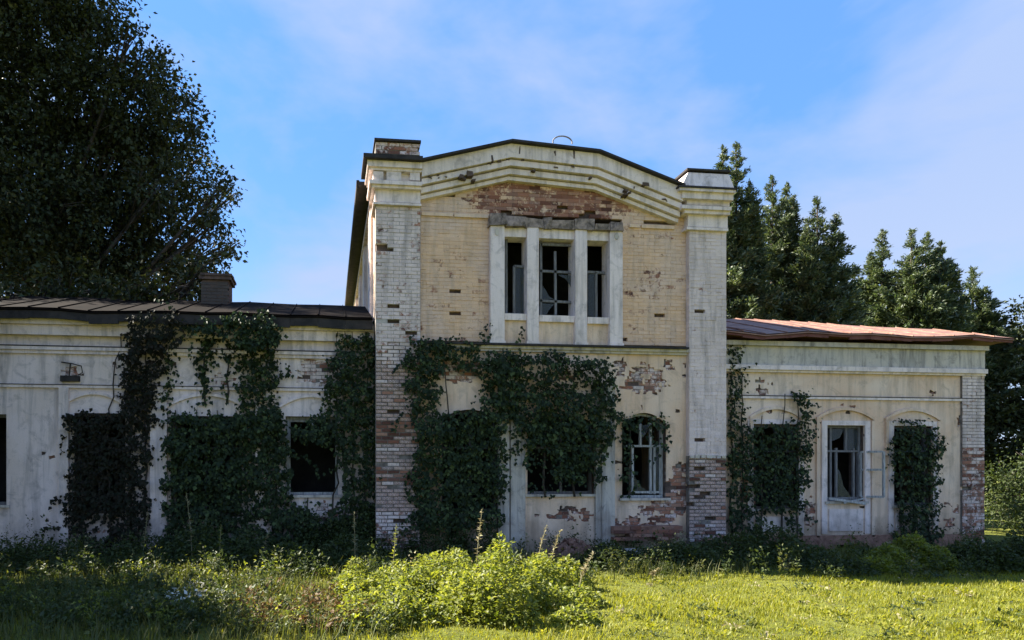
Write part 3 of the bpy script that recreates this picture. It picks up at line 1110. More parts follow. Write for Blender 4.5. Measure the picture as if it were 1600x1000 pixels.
def wing_roof(x0, x1, ye, yr, ze, zr, mat, fmat, hip=False, seams=0.62, sag=0.05, fd=0.21):
    n = max(4, int((x1 - x0) / seams))
    mb = MB()
    sheets = []
    xs = [x0 + (x1 - x0) * i / n for i in range(n + 1)]

    def col(i):
        x = xs[i]
        s = sag * nz(x * 0.7, 2.0, 4.0)
        s2 = sag * 0.5 * nz(x * 0.9, 5.0, 4.0)
        k = 1.0
        if hip:
            k = min(1.0, max(0.0, (x1 - x) / 2.9))
        yrr = ye + (yr - ye) * k
        return (x, ye, ze + s), (x, yrr, ze + s + (zr - ze) * k + s2)
    yb = 2 * yr - ye
    for i in range(n):
        a, b = col(i)
        c, d = col(i + 1)
        sh = MB()
        sh.solid([a, (c[0] - 0.006, c[1], c[2]), (d[0] - 0.006, d[1], d[2]), b] + [(p[0], p[1], p[2] - 0.02) for p in (a, c, d, b)], [(0, 1, 2, 3), (0, 4, 5, 1), (1, 5, 6, 2), (3, 0, 4, 7)])
        sheets.append(sh)
        mb.poly([(p[0], p[1], p[2] - 0.025) for p in (a, c, d, b)])
        mb.poly([b, d, (d[0], 2 * yr - d[1], d[2]), (b[0], 2 * yr - b[1], b[2])])
        mb.poly([(b[0], 2 * yr - b[1], b[2]), (d[0], 2 * yr - d[1], d[2]), (c[0], yb, c[2]), (a[0], yb, a[2])])
        # closed underside, fascia, seam
        mb.poly([(a[0], ye, a[2] - 0.05), (a[0], yb, a[2] - 0.05), (c[0], yb, c[2] - 0.05), (c[0], ye, c[2] - 0.05)])
        mb.poly([(a[0], ye, a[2] - 0.05), (c[0], ye, c[2] - 0.05), c, a])
    rf = mb.build('roof', mat, house)
    for sh in sheets:
        sh.build('roof_sheet', mat, rf)
    for i in range(1, n):
        sm = MB()
        a, b = col(i)
        sm.bar((a[0], a[1] - 0.01, a[2] + 0.009), (b[0], b[1], b[2] + 0.009), 0.018, 0.022)
        sm.build('seam', mat, rf)
    fb = MB()
    for i in range(n):
        a, c = col(i)[0], col(i + 1)[0]
        dz = random.uniform(-0.035, 0.03) + 0.05
        v = [(a[0], ye + 0.03, a[2] - 0.06), (c[0] - 0.004, ye + 0.03, c[2] - 0.06), (c[0] - 0.004, ye + 0.03, c[2] - fd + dz), (a[0], ye + 0.03, a[2] - fd + dz)]
        v += [(p[0], ye + 0.075, p[2]) for p in v]
        fb.solid(v, [(3, 2, 1, 0), (4, 5, 6, 7), (0, 1, 5, 4), (2, 3, 7, 6), (1, 2, 6, 5), (3, 0, 4, 7)])
    fb.build('fascia', fmat, rf)
    return rf


# left wing
LWZ = lambda py: Z(300, py, YW)
lw_ops = [(X(-70, YW), X(10, YW), 1.2, LWZ(650), 0.0), (X(116, YW), X(196, YW), 1.0, LWZ(647), 0.0), (X(267, YW), X(378, YW), 0.9, LWZ(650), 0.0), (X(446, YW), X(528, YW), LWZ(774), LWZ(649), 0.0)]
pv, pm = patch_fn([(490, 580, 46, 28, 0.9), (520, 590, 26, 34, 1.0), (112, 580, 20, 12, 0.75), (350, 590, 26, 16, 0.42), (510, 800, 30, 24, 0.6), (150, 830, 30, 18, 0.4)] + [(random.uniform(60, 585), random.uniform(530, 830), random.uniform(4, 11), random.uniform(3, 7), random.uniform(0.45, 0.8)) for _ in range(40)], 6.0)
ZT = LWZ(505)
mb = MB()
slab(mb, XW0, XT0 + 0.03, BASE, ZT, YW + 0.045, YW + 0.5, 0.3, lw_ops)
mb.build('wing_wall', M['core'], house)
mb = MB()
slab(mb, XW0, XT0 - 0.001, BASE, ZT, YW, YW + 0.028, 0.07, lw_ops, pm)
mb.build('plaster', M['white'], house)
mort, brk = MB(), MB()
lay(brick_cells(-7.5, XT0, 0, ZT, lambda x, z: not in_ops(lw_ops, x, z, 0.05) and pv(*proj(x, YW, z)) > 0.08), YW + 0.026, mort, brk, lambda px, py: 0.48, lambda px, py: 0.1, depth=0.012, rel=0.010)
tag(mort.build('mortar', M['mortar'], house, 'bare'), kind='stuff')
tag(brk.build('brickwork', M['brick_white'], house, 'bare'), kind='stuff')
mb = MB()
xl, xr = XW0, XT0 - 0.003
zz = LWZ(549)
mb.box(xl, xr, YW - 0.10, YW + 0.0, zz - 0.045, zz + 0.03)
mb.box(xl, xr, YW - 0.06, YW + 0.0, zz - 0.12, zz - 0.05)
zz = LWZ(528)
mb.box(xl, xr, YW - 0.16, YW + 0.0, zz - 0.03, LWZ(515))
mb.box(xl, xr, YW - 0.24, YW + 0.0, LWZ(515) + 0.002, LWZ(505))
zz = LWZ(607)
mb.box(xl, xr, YW - 0.055, YW + 0.0, zz - 0.03, zz + 0.03)
cw = mb.build('cornice', M['white'], house)
mb = MB()
mb.box(xl, xr, YW - 0.11, YW + 0.0, LWZ(549) + 0.033, LWZ(549) + 0.055)
mb.box(xl, xr, YW - 0.065, YW + 0.0, LWZ(607) + 0.032, LWZ(607) + 0.047)
mb.build('drip_sheet', M['metal_dark'], cw)
for (a, b) in ((99, 196), (262, 384), (436, 536)):
    mb = MB()
    arc_strip(mb, X(a, YW), X(b, YW), LWZ(637), 0.27, 0.06, YW - 0.05, YW)
    mb.build('hood_mould', M['white'], house)
mb = MB()
for a, b in ((94, 109), (236, 262), (400, 425)):
    mb.box(X(a, YW), X(b, YW), YW - 0.09, YW + 0.0, BASE, LWZ(607) - 0.032)
mb.build('pilaster', M['white'], house)
for o, vs, hs in zip(lw_ops, ((), ((156, 655, 850),), ((322, 655, 860),), ((452, 655, 770), (489, 655, 690))), ((), ((700, 118, 194),), ((700, 270, 376),), ((658, 448, 520),))):
    frame_window(YW, 0.24, vs, hs, o, M['wood_grey'] if o is not lw_ops[3] else M['wood_white'])
wing_roof(XW0 - 0.3, XT0 - 0.05, YW - 0.42, 18.2, LWZ(494) + 0.0, Z(430, 474, 18.2), M['roof_old'], M['metal_dark'], sag=0.08, fd=0.30)
mb = MB()
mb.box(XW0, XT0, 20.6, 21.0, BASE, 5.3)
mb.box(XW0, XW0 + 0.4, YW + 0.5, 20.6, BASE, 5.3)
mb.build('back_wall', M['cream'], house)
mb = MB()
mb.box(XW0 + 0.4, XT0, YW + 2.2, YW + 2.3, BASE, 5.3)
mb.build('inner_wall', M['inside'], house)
mb = MB()
p, q = at(95, 596, YW - 0.05), at(124, 587, YW - 0.05)
mb.box(p[0], q[0], YW - 0.09, YW - 0.002, p[2], q[2], j=0.008)
mb.tube([at(96, 566, YW - 0.04), at(112, 568, YW - 0.08), at(127, 572, YW - 0.1), at(129, 582, YW - 0.08), at(122, 586, YW - 0.06)], 0.014, 5)
mb.bar(at(110, 568, YW - 0.06), at(108, 588, YW - 0.06), 0.025)
mb.build('iron_bracket', M['metal_dark'], house)
# a chimney on it
mort, brk = MB(), MB()
yc = 17.4
xa, xb, za, zb = X(314, yc), X(358, yc), Z(335, 492, yc), Z(335, 437, yc)
mort.box(xa + 0.02, xb - 0.02, yc + 0.02, yc + 0.7, za, zb)
lay(brick_cells(xa, xb, za, zb), yc, mort, brk, lambda px, py: 0.3, none, depth=0.05, rel=0.012)
ch = mort.build('chimney', M['core'], house, 'bare')
tag(brk.build('brickwork', M['brick_shade_dark'], ch, 'bare'), kind='stuff')
mb = MB()
mb.box(xa - 0.05, xb + 0.05, yc - 0.05, yc + 0.75, zb + 0.002, zb + 0.09)
mb.box(xa - 0.01, xb + 0.08, yc - 0.08, yc + 0.8, zb + 0.092, zb + 0.15)
mb.build('cap', M['core'], ch)

# right wing
RWZ = lambda py: Z(1330, py, YW)
vent = (X(1306, YW), X(1340, YW), RWZ(858), RWZ(851), 0.0)
rw_ops = [(X(1177, YW), X(1246, YW), RWZ(794), RWZ(664), 0.0), (X(1292, YW), X(1350, YW), RWZ(783), RWZ(665), 0.0), (X(1396, YW), X(1456, YW), RWZ(790), RWZ(665), 0.0), vent]
pv, pm = patch_fn([(1192, 605, 14, 22, 0.8), (1240, 617, 10, 6, 0.8), (1264, 800, 14, 34, 0.85), (1485, 800, 16, 30, 0.5), (1302, 622, 9, 5, 0.9), (1500, 650, 8, 18, 0.6), (1165, 760, 10, 60, 0.8)] + [(random.uniform(1150, 1490), random.uniform(585, 830), random.uniform(4, 10), random.uniform(3, 7), random.uniform(0.45, 0.75)) for _ in range(26)], 13.0)
ZT = RWZ(540)
mb = MB()
slab(mb, XT1 - 0.03, XW1 - 0.05, BASE, ZT, YW + 0.045, YW + 0.5, 0.3, rw_ops)
mb.build('wing_wall', M['core'], house)
mb = MB()
slab(mb, XT1 + 0.001, XW1 - 0.6, BASE, ZT, YW, YW + 0.028, 0.07, rw_ops, pm)
mb.build('plaster', M['cream'], house)
mort, brk = MB(), MB()
lay(brick_cells(XT1, XW1 - 0.6, 0, ZT, lambda x, z: not in_ops(rw_ops, x, z, 0.05) and pv(*proj(x, YW, z)) > 0.08), YW + 0.026, mort, brk, lambda px, py: 0.55, lambda px, py: 0.1, depth=0.012, rel=0.010)
tag(mort.build('mortar', M['mortar'], house, 'bare'), kind='stuff')
tag(brk.build('brickwork', M['brick_white'], house, 'bare'), kind='stuff')
xl, xr = XT1 + 0.003, XW1
mb = MB()
mb.box(xl, xr, YW - 0.07, YW, RWZ(574), RWZ(545))
mb.box(xl, xr, YW - 0.18, YW, RWZ(544.8), RWZ(538))
cg = mb.build('frieze', M['grey'], house)
mb = MB()
zz = RWZ(580)
mb.box(xl, xr, YW - 0.15, YW, zz - 0.02, RWZ(574.3))
mb.box(xl, xr, YW - 0.09, YW, zz - 0.075, zz - 0.022)
zz = RWZ(623)
mb.box(xl, xr, YW - 0.055, YW, zz - 0.03, zz + 0.03)
cw = mb.build('cornice', M['trim'], house)
mb = MB()
mb.box(xl, xr, YW - 0.065, YW, RWZ(623) + 0.032, RWZ(623) + 0.05)
mb.build('drip_sheet', M['metal_dark'], cw)
for (a, b, lg) in ((1170, 1252, 0.9), (1274, 1364, 3.0), (1382, 1467, 0.9)):
    mb = MB()
    arc_strip(mb, X(a, YW), X(b, YW), RWZ(657), 0.26, 0.075, YW - 0.06, YW, lg)
    mb.build('hood_mould', M['cream'], house)
mb = MB()
for o in rw_ops[:3]:
    x0, x1, z0, z1, r = o
    mb.box(x0 - 0.16, x0 - 0.01, YW - 0.03, YW, 0.35, z1 + 0.12)
    mb.box(x1 + 0.01, x1 + 0.16, YW - 0.03, YW, 0.35, z1 + 0.12)
    mb.box(x0 - 0.01, x1 + 0.01, YW - 0.03, YW, z1 + 0.005, z1 + 0.12)
    mb.box(x0 + 0.05, x1 - 0.05, YW - 0.025, YW, 0.42, z0 - 0.2)
mb.build('window_surround', M['trim'], house)
mb = MB()
mb.box(xl, X(1305, YW), YW - 0.06, YW, BASE, RWZ(836))
mb.box(X(1341, YW), XW1 - 0.6, YW - 0.06, YW, BASE, RWZ(836))
mb.box(X(1305, YW), X(1341, YW), YW - 0.06, YW, BASE, RWZ(858.3))
mb.box(X(1305, YW), X(1341, YW), YW - 0.06, YW, RWZ(850.7), RWZ(836))
mb.build('plinth', M['rubble'], house)
win = frame_window(YW, 0.16, ((1297, 668, 780), (1306, 700, 780), (1321, 668, 705), (1333, 700, 780), (1342, 700, 780), (1345, 668, 705)), ((705, 1292, 1350), (778, 1292, 1350)), rw_ops[1], M['wood_grey'], ((1323, 670, 1344, 703),), shards=(((1308, 776), (1308, 730), (1314, 742), (1318, 760), (1330, 776)), ((1298, 670), (1319, 670), (1312, 684), (1299, 690))))
mb = MB()                                         # a casement that hangs open
p = Vector((rw_ops[1][1] - 0.02, YW + 0.08, 0))
q = p + Vector((0.30, -0.38, 0))
z0, z1 = RWZ(776), RWZ(706)
for a, b in (((p.x, p.y, z0), (p.x, p.y, z1)), ((q.x, q.y, z0), (q.x, q.y, z1)), ((p.x, p.y, z0), (q.x, q.y, z0)), ((p.x, p.y, z1), (q.x, q.y, z1)), ((p.x, p.y, (z0 * .4 + z1 * .6)), (q.x, q.y, (z0 * .4 + z1 * .6)))):
    mb.bar(a, b, 0.05, 0.045)
mb.build('open_sash', M['wood_white'], win)
mb = MB()                                         # a board that sags across the sill
mb.bar(at(1296, 779, YW - 0.1), at(1352, 787, YW - 0.16), 0.06, 0.05)
mb.bar(at(1318, 786, YW - 0.13), at(1349, 779, YW - 0.08), 0.035, 0.04)
mb.build('loose_board', M['wood_white'], win)
for o, v in ((rw_ops[0], 1211), (rw_ops[2], 1426)):
    frame_window(YW, 0.2, ((v, 668, 786),), ((705, v - 30, v + 30),), o, M['wood_grey'])
# corner pier at the far end
mort, brk = MB(), MB()
mort.box(XW1 - 0.62, XW1 - 0.03, YW + 0.02, YW + 0.6, BASE, ZT)
lay(brick_cells(XW1 - 0.65, XW1, BASE + BH * 6, RWZ(584), None), YW - 0.06, mort, brk, lambda px, py: 0.34 if py < 700 else 0.55, lambda px, py: 0.04, depth=0.12, rel=0.012, rough=0.006)
pier = mort.build('pier', M['mortar'], house, 'bare')
tag(brk.build('brickwork', M['brick_white'], pier, 'bare'), kind='stuff')
wing_roof(XT1 + 0.02, XW1 + 0.45, YW - 0.42, 18.0, RWZ(527), Z(1330, 505, 18.0), M['rust'], M['rust_dark'], hip=True, seams=0.55, sag=0.13, fd=0.17)
mb = MB()
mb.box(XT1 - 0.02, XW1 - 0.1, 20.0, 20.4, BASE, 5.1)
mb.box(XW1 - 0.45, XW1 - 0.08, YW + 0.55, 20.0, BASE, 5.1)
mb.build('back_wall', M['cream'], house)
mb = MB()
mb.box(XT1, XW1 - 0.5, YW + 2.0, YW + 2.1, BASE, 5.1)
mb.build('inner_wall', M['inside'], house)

# ------------------------------------------------------------------ creepers
def in_poly(px, py, poly):
    x, y = np.asarray(px), np.asarray(py)
    r = np.zeros(x.shape, bool)
    n = len(poly)
    for i in range(n):
        x1, y1 = poly[i]
        x2, y2 = poly[(i + 1) % n]
        c = ((y1 > y) != (y2 > y)) & (x < (x2 - x1) * (y - y1) / (y2 - y1 + 1e-9) + x1)
        r ^= c
    return r


def vnoise(x, z, seed, s):
    return np.array([nz(a * s, b * s, seed) for a, b in zip(x, z)])


def creeper(label, polys, Y, mat, dens=1050, holes=(), thick=0.22, size=(0.045, 0.125), stems=3, group='creepers on the walls'):
    """polys in photo pixels, laid on the wall plane y = Y and grown out towards the viewer"""
    Ps = []
    for poly in polys:
        a = np.array(poly, float)
        (x0, y0), (x1, y1) = a.min(0), a.max(0)
        t = F / (Y / CY) * 1.0
        area = (x1 - x0) * (y1 - y0) / (66.0 ** 2)
        n = int(area * dens)
        px = rng.uniform(x0 - 8, x1 + 8, n)
        py = rng.uniform(y0 - 6, y1 + 6, n)
        g = lambda s, k: np.array([nz(q * s, p * s, k) for p, q in zip(px, py)])
        jx = px + rng.normal(0, 3.0, n) + 13 * g(0.045, 3.0) + 9 * g(0.13, 6.0)
        jy = py + rng.normal(0, 3.0, n) + 12 * g(0.05, 13.0) + 8 * g(0.13, 16.0)
        ok = in_poly(jx, jy, poly)
        for (hx, hy, rx, ry) in holes:
            d = ((px - hx) / rx) ** 2 + ((py - hy) / ry) ** 2
            ok &= (d > 1 + rng.normal(0, 0.35, n)) | (rng.random(n) < 0.06)
        px, py = px[ok], py[ok]
        u = (px - PX0) / F
        tt = Y / (CY - SY * u)
        Ps.append(np.stack([tt * (SY + CY * u), np.full(len(u), Y), EYE + tt * (HY - py) / F], 1))
    P = np.concatenate(Ps)
    b = vnoise(P[:, 0], P[:, 2], 5.0, 1.9)
    b2 = vnoise(P[:, 0], P[:, 2], 15.0, 5.5)
    keep = rng.random(len(P)) < np.clip(0.85 + 1.3 * b2 + 0.5 * b, 0.22, 1)
    P, b, b2 = P[keep], b[keep], b2[keep]
    n = len(P)
    out = np.clip(thick * (0.55 + 0.9 * b + 0.7 * b2), 0.03, None)
    P[:, 1] -= 0.02 + out * np.sqrt(rng.random(n))
    trails = []                                   # loose runners that stray from the mass
    for _ in range(int(5 + n / 260)):
        q = P[rng.integers(0, n)].copy()
        q[1] = Y - 0.04
        d = np.array([rng.normal(0, 1), 0, rng.normal(-0.3, 0.8)])
        d /= np.linalg.norm(d)
        for _k in range(rng.integers(8, 26)):
            d += np.array([rng.normal(0, 0.25), 0, rng.normal(-0.05, 0.25)])
            d /= np.linalg.norm(d)
            q = q + d * 0.045
            trails.append(q + np.array([rng.normal(0, 0.025), -abs(rng.normal(0, 0.03)), rng.normal(0, 0.025)]))
    P = np.concatenate([P, np.array(trails)])
    n = len(P)
    P[:, 2] = np.maximum(P[:, 2], 0.02)
    D = np.stack([rng.normal(0, 0.45, n), rng.uniform(-0.75, -0.1, n), rng.normal(-0.75, 0.35, n)], 1)
    Nn = np.stack([rng.normal(0, 0.35, n), np.full(n, -0.8), rng.normal(0.45, 0.3, n)], 1)
    L = rng.uniform(*size, n)
    V, T = leaf_arrays(P, D, Nn, L, L * rng.uniform(0.7, 0.95, n))
    c = P.mean(0)
    root = empty('creeper', (float(c[0]), Y, 0.0))
    tag(root, label, 'climbing plant', group)
    tag(np_mesh('foliage', V, T, mat, root), kind='stuff')
    mb = MB()
    lo, hi = P[:, 2].min(), P[:, 2].max()
    for k in range(stems):
        sel = P[rng.integers(0, n)]
        x = float(np.quantile(P[:, 0], (k + 0.5) / stems))
        pts = []
        z = 0.0 if lo < 1.3 else lo
        while z < hi - 0.1:
            near = P[np.abs(P[:, 2] - max(z, lo)) < 0.22]
            if len(near):
                if np.abs(near[:, 0] - x).min() > 0.22:
                    break
                xm = near[np.argmin(np.abs(near[:, 0] - x)), 0]
                x = 0.6 * x + 0.4 * float(xm)
            pts.append((x + random.uniform(-0.04, 0.04), Y - 0.035, z))
            z += 0.28
        if len(pts) > 1:
            mb.tube(pts, [0.028 - 0.018 * i / len(pts) for i in range(len(pts))], 5)
    if mb.v:
        tag(mb.build('stem', M['bark'], root), kind='stuff')
    return root


YL = YW - 0.02
creeper('dark creeper covering the leftmost window and climbing to the eaves', [
    [(203, 508), (262, 508), (258, 548), (250, 575), (246, 600), (243, 650), (236, 680), (230, 760), (226, 875), (112, 875), (107, 760), (116, 700), (110, 652), (128, 645), (190, 648), (194, 600), (198, 560)]],
    YL, M['ivy_brown'], 1000, holes=((156, 826, 17, 20), (232, 560, 9, 10), (120, 850, 8, 20)), stems=4)
creeper('short leafy strand hanging from the eaves beside the tall dark creeper', [[(256, 510), (285, 510), (282, 545), (270, 600), (263, 645), (257, 610), (262, 570)]], YL, M['ivy'], 700, thick=0.12, stems=1)
creeper('thin single strand of leaves dangling on bare white plaster', [[(307, 508), (330, 508), (327, 560), (323, 636), (314, 636), (311, 560)]], YL, M['ivy'], 700, thick=0.08, size=(0.08, 0.13), stems=1)
creeper('short tuft of leaves hanging under the eaves left of the broad creeper column', [[(350, 510), (378, 510), (370, 578), (356, 576)]], YL, M['ivy'], 520, thick=0.08, size=(0.07, 0.12), stems=1)
creeper('broad creeper column from eaves down into the mass of leaves', [[(362, 506), (428, 506), (435, 560), (433, 640), (445, 720), (368, 720), (374, 620), (372, 560)]], YL, M['ivy'], 1100, stems=3)
creeper('widest mass of dark creeper filling a whole window left of the open one', [
    [(262, 664), (285, 648), (378, 650), (430, 640), (445, 660), (450, 690), (452, 775), (480, 790), (520, 800), (535, 875), (256, 875), (264, 800), (258, 720)]],
    YL, M['ivy'], 1150, holes=((508, 800, 16, 14),), thick=0.34, stems=7)
creeper('creeper between the open dark window and the left brick pier', [
    [(528, 524), (592, 530), (598, 560), (592, 600), (600, 660), (594, 760), (602, 800), (590, 875), (520, 875), (520, 800), (536, 772), (534, 720), (522, 700), (470, 690), (454, 672), (500, 655), (503, 624), (515, 567)]],
    YL - 0.1, M['ivy'], 1100, holes=((494, 730, 34, 36), (528, 745, 7, 26)), thick=0.36, stems=5)
creeper('creeper crown spilling over the dark roof edge above the leftmost window', [[(204, 492), (262, 490), (290, 498), (284, 530), (262, 545), (206, 545)]], YW - 0.44, M['ivy_brown'], 900, thick=0.12, stems=0)
creeper('creeper crown spilling over the dark roof edge above the broad column', [[(318, 496), (352, 492), (430, 490), (434, 540), (376, 545), (350, 520), (322, 520)]], YW - 0.44, M['ivy'], 900, thick=0.12, stems=0)
creeper('thin fringe of creeper along the eaves between the two tall creeper columns', [[(258, 500), (380, 500), (380, 522), (340, 518), (318, 530), (300, 518), (262, 528)]], YW - 0.26, M['ivy'], 900, thick=0.08, stems=0)
YM = YT - 0.02
creeper('thick creeper over the arched window beside the left brick pier', [
    [(640, 528), (692, 532), (686, 585), (680, 655), (720, 642), (784, 642), (784, 740), (778, 818), (646, 825), (640, 760), (650, 690), (636, 610)]],
    YM - 0.12, M['ivy'], 1150, thick=0.26, stems=5, holes=((640, 700, 5, 40),))
creeper('creeper spreading under the string course between two lower windows', [
    [(682, 534), (740, 545), (800, 553), (812, 600), (790, 655), (756, 625), (752, 590), (700, 572), (684, 584)]],
    YM - 0.06, M['ivy'], 900, thick=0.16, stems=2, holes=((720, 590, 24, 12),))
creeper('huge curtain of creeper hanging over the doorway in the middle', [
    [(760, 560), (800, 553), (880, 558), (944, 566), (951, 605), (957, 640), (952, 694), (938, 720), (932, 748), (925, 768), (850, 772), (826, 765), (824, 705), (800, 668), (784, 655), (758, 640)]],
    YM - 0.06, M['ivy'], 1150, holes=((830, 574, 18, 7), (884, 592, 22, 6), (842, 735, 20, 40), (880, 762, 36, 12), (915, 750, 12, 22)), thick=0.34, stems=4)
creeper('straggling creeper round the small arched window with white sashes', [
    [(971, 660), (978, 650), (1020, 645), (1040, 655), (1042, 704), (1030, 702), (1028, 668), (990, 664), (984, 690), (983, 772), (972, 772)]],
    YM + 0.02, M['ivy'], 620, thick=0.10, stems=1)
creeper('dark leaves added for the shade of the recess where right wing meets middle block', [
    [(1134, 532), (1152, 540), (1160, 585), (1152, 620), (1166, 660), (1172, 720), (1168, 840), (1136, 840)]], YL, M['ivy'], 1000, thick=0.2, stems=2)  # foliage added to darken a recess that only lies in shade
creeper('creeper over the first right wing window with a sprig rising on its right', [
    [(1166, 672), (1178, 662), (1246, 664), (1245, 640), (1236, 618), (1250, 612), (1264, 622), (1265, 690), (1258, 745), (1243, 792), (1200, 800), (1178, 790), (1166, 740)],
    [(1222, 790), (1242, 786), (1238, 845), (1224, 845)], [(1172, 790), (1190, 800), (1194, 845), (1174, 845)]],
    YL - 0.04, M['ivy'], 1050, thick=0.26, stems=3)
creeper('creeper plugging the last window and narrowing down to the ground', [
    [(1390, 670), (1415, 660), (1450, 664), (1466, 682), (1464, 720), (1456, 780), (1460, 862), (1400, 862), (1396, 780), (1387, 740)]],
    YL - 0.02, M['ivy'], 1100, thick=0.24, stems=3, holes=((1432, 690, 8, 6), (1416, 715, 5, 5)))

# ------------------------------------------------------------------ trees
def broad_tree(label, base, blobs, mat, nleaf, lsize, trunk_r, group=None, cat='tree', sub=1.0):
    """blobs: (x, y, z, r) clumps of the crown"""
    root = empty('broadleaf_tree', base)
    tag(root, label, cat, group)
    mb = MB()
    b0 = Vector(base)
    top = Vector((base[0] + 0.3, base[1], max(b[2] for b in blobs) * 0.72))
    trunk = [b0 + Vector((0.15 * math.sin(i * 1.7), 0.1 * math.cos(i * 2.3), 0)) * (i / 6) * 3 + (top - b0) * (i / 6) for i in range(7)]
    mb.tube(trunk, [trunk_r * (1.25 if i == 0 else 1 - 0.13 * i) for i in range(7)], 9)
    for (x, y, z, r) in blobs:
        k = min(6, max(1, int(6 * (z * 0.55) / max(top.z, 0.1))))
        s = trunk[k]
        e = Vector((x, y, z))
        mid = (s + e) / 2 + Vector((random.uniform(-0.3, 0.3), random.uniform(-0.3, 0.3), 0.35 * r))
        mb.tube([s, mid, e], [trunk_r * 0.34, trunk_r * 0.2, trunk_r * 0.07], 5)
        for _ in range(7):
            d = Vector((random.gauss(0, 1), random.gauss(0, 1), random.gauss(0.2, 0.8))).normalized()
            mb.tube([mid.lerp(e, random.uniform(0.4, 1)), e + d * r * 0.6, e + d * r * 1.05 + Vector((0, 0, -0.1 * r))], [trunk_r * 0.08, trunk_r * 0.045, 0.008], 4)
    mb.build('trunk', M['bark'], root, smooth=True)
    B = np.array(blobs)
    w = B[:, 3] ** 2.2
    idx = rng.choice(len(B), nleaf, p=w / w.sum())
    # twig clusters inside each clump, leaves round each twig end
    ncl = max(8, nleaf // 34)
    cb = rng.choice(len(B), ncl, p=w / w.sum())
    d = norm(rng.normal(0, 1, (ncl, 3)))
    rad = B[cb, 3] * (0.35 + 0.75 * rng.random(ncl) ** 0.6)
    C = B[cb, :3] + d * rad[:, None] * np.array([1, 1, 0.85])
    ci = rng.integers(0, ncl, nleaf)
    P = C[ci] + rng.normal(0, 1, (nleaf, 3)) * (0.24 * sub) * np.array([1, 1, 0.75]) + d[ci] * rng.normal(0, 0.15, nleaf)[:, None]
    D = d[ci] * 0.8 + rng.normal(0, 0.7, (nleaf, 3)) + np.array([0, 0, -0.35])
    Nn = rng.normal(0, 0.6, (nleaf, 3)) + np.array([0, 0, 0.9])
    L = rng.uniform(*lsize, nleaf)
    V, T = leaf_arrays(P, D, Nn, L, L * rng.uniform(0.5, 0.75, nleaf), 0.18)
    tag(np_mesh('crown', V, T, mat, root), kind='stuff')
    return root


def blob_px(lst, ylo, yhi):
    out = []
    for (px, py, r) in lst:
        Y = random.uniform(ylo, yhi)
        p = at(px, py, Y)
        out.append((p[0], p[1], p[2], r * Y / F))
    return out


big = [(60, 30, 90), (120, 80, 70), (170, 30, 40), (205, 55, 22), (40, 140, 95), (150, 150, 75), (215, 115, 45), (255, 130, 34), (275, 165, 30), (200, 190, 70), (255, 225, 45), (300, 205, 24), (306, 250, 26), (90, 250, 105), (180, 280, 90),
       (250, 290, 55), (310, 300, 36), (345, 290, 22), (362, 305, 16), (340, 345, 20), (60, 340, 100), (160, 370, 100), (250, 360, 60), (305, 370, 36), (345, 385, 20), (366, 385, 13), (40, 430, 90), (130, 440, 90), (220, 430, 75), (290, 430, 45), (-40, 60, 90), (-60, 180, 110),
       (-80, 300, 120), (-60, 420, 110), (20, -40, 90), (110, -20, 60), (-140, 120, 120), (-160, 260, 130), (-100, -40, 110), (-30, -120, 90), (300, 460, 30), (200, 470, 60)]
bl = blob_px(big, 22.5, 27.5) + blob_px([(110, 462, 34), (160, 455, 34), (215, 460, 32), (265, 455, 30), (305, 440, 28), (325, 410, 24), (60, 465, 36), (10, 460, 36)], 17.6, 19.5)
broad_tree('towering dark leafy tree rising behind the left wing roof', (at(60, 740, 25)[0], 25.0, 0.0), bl, M['tree'], 165000, (0.11, 0.21), 0.42, sub=0.85)


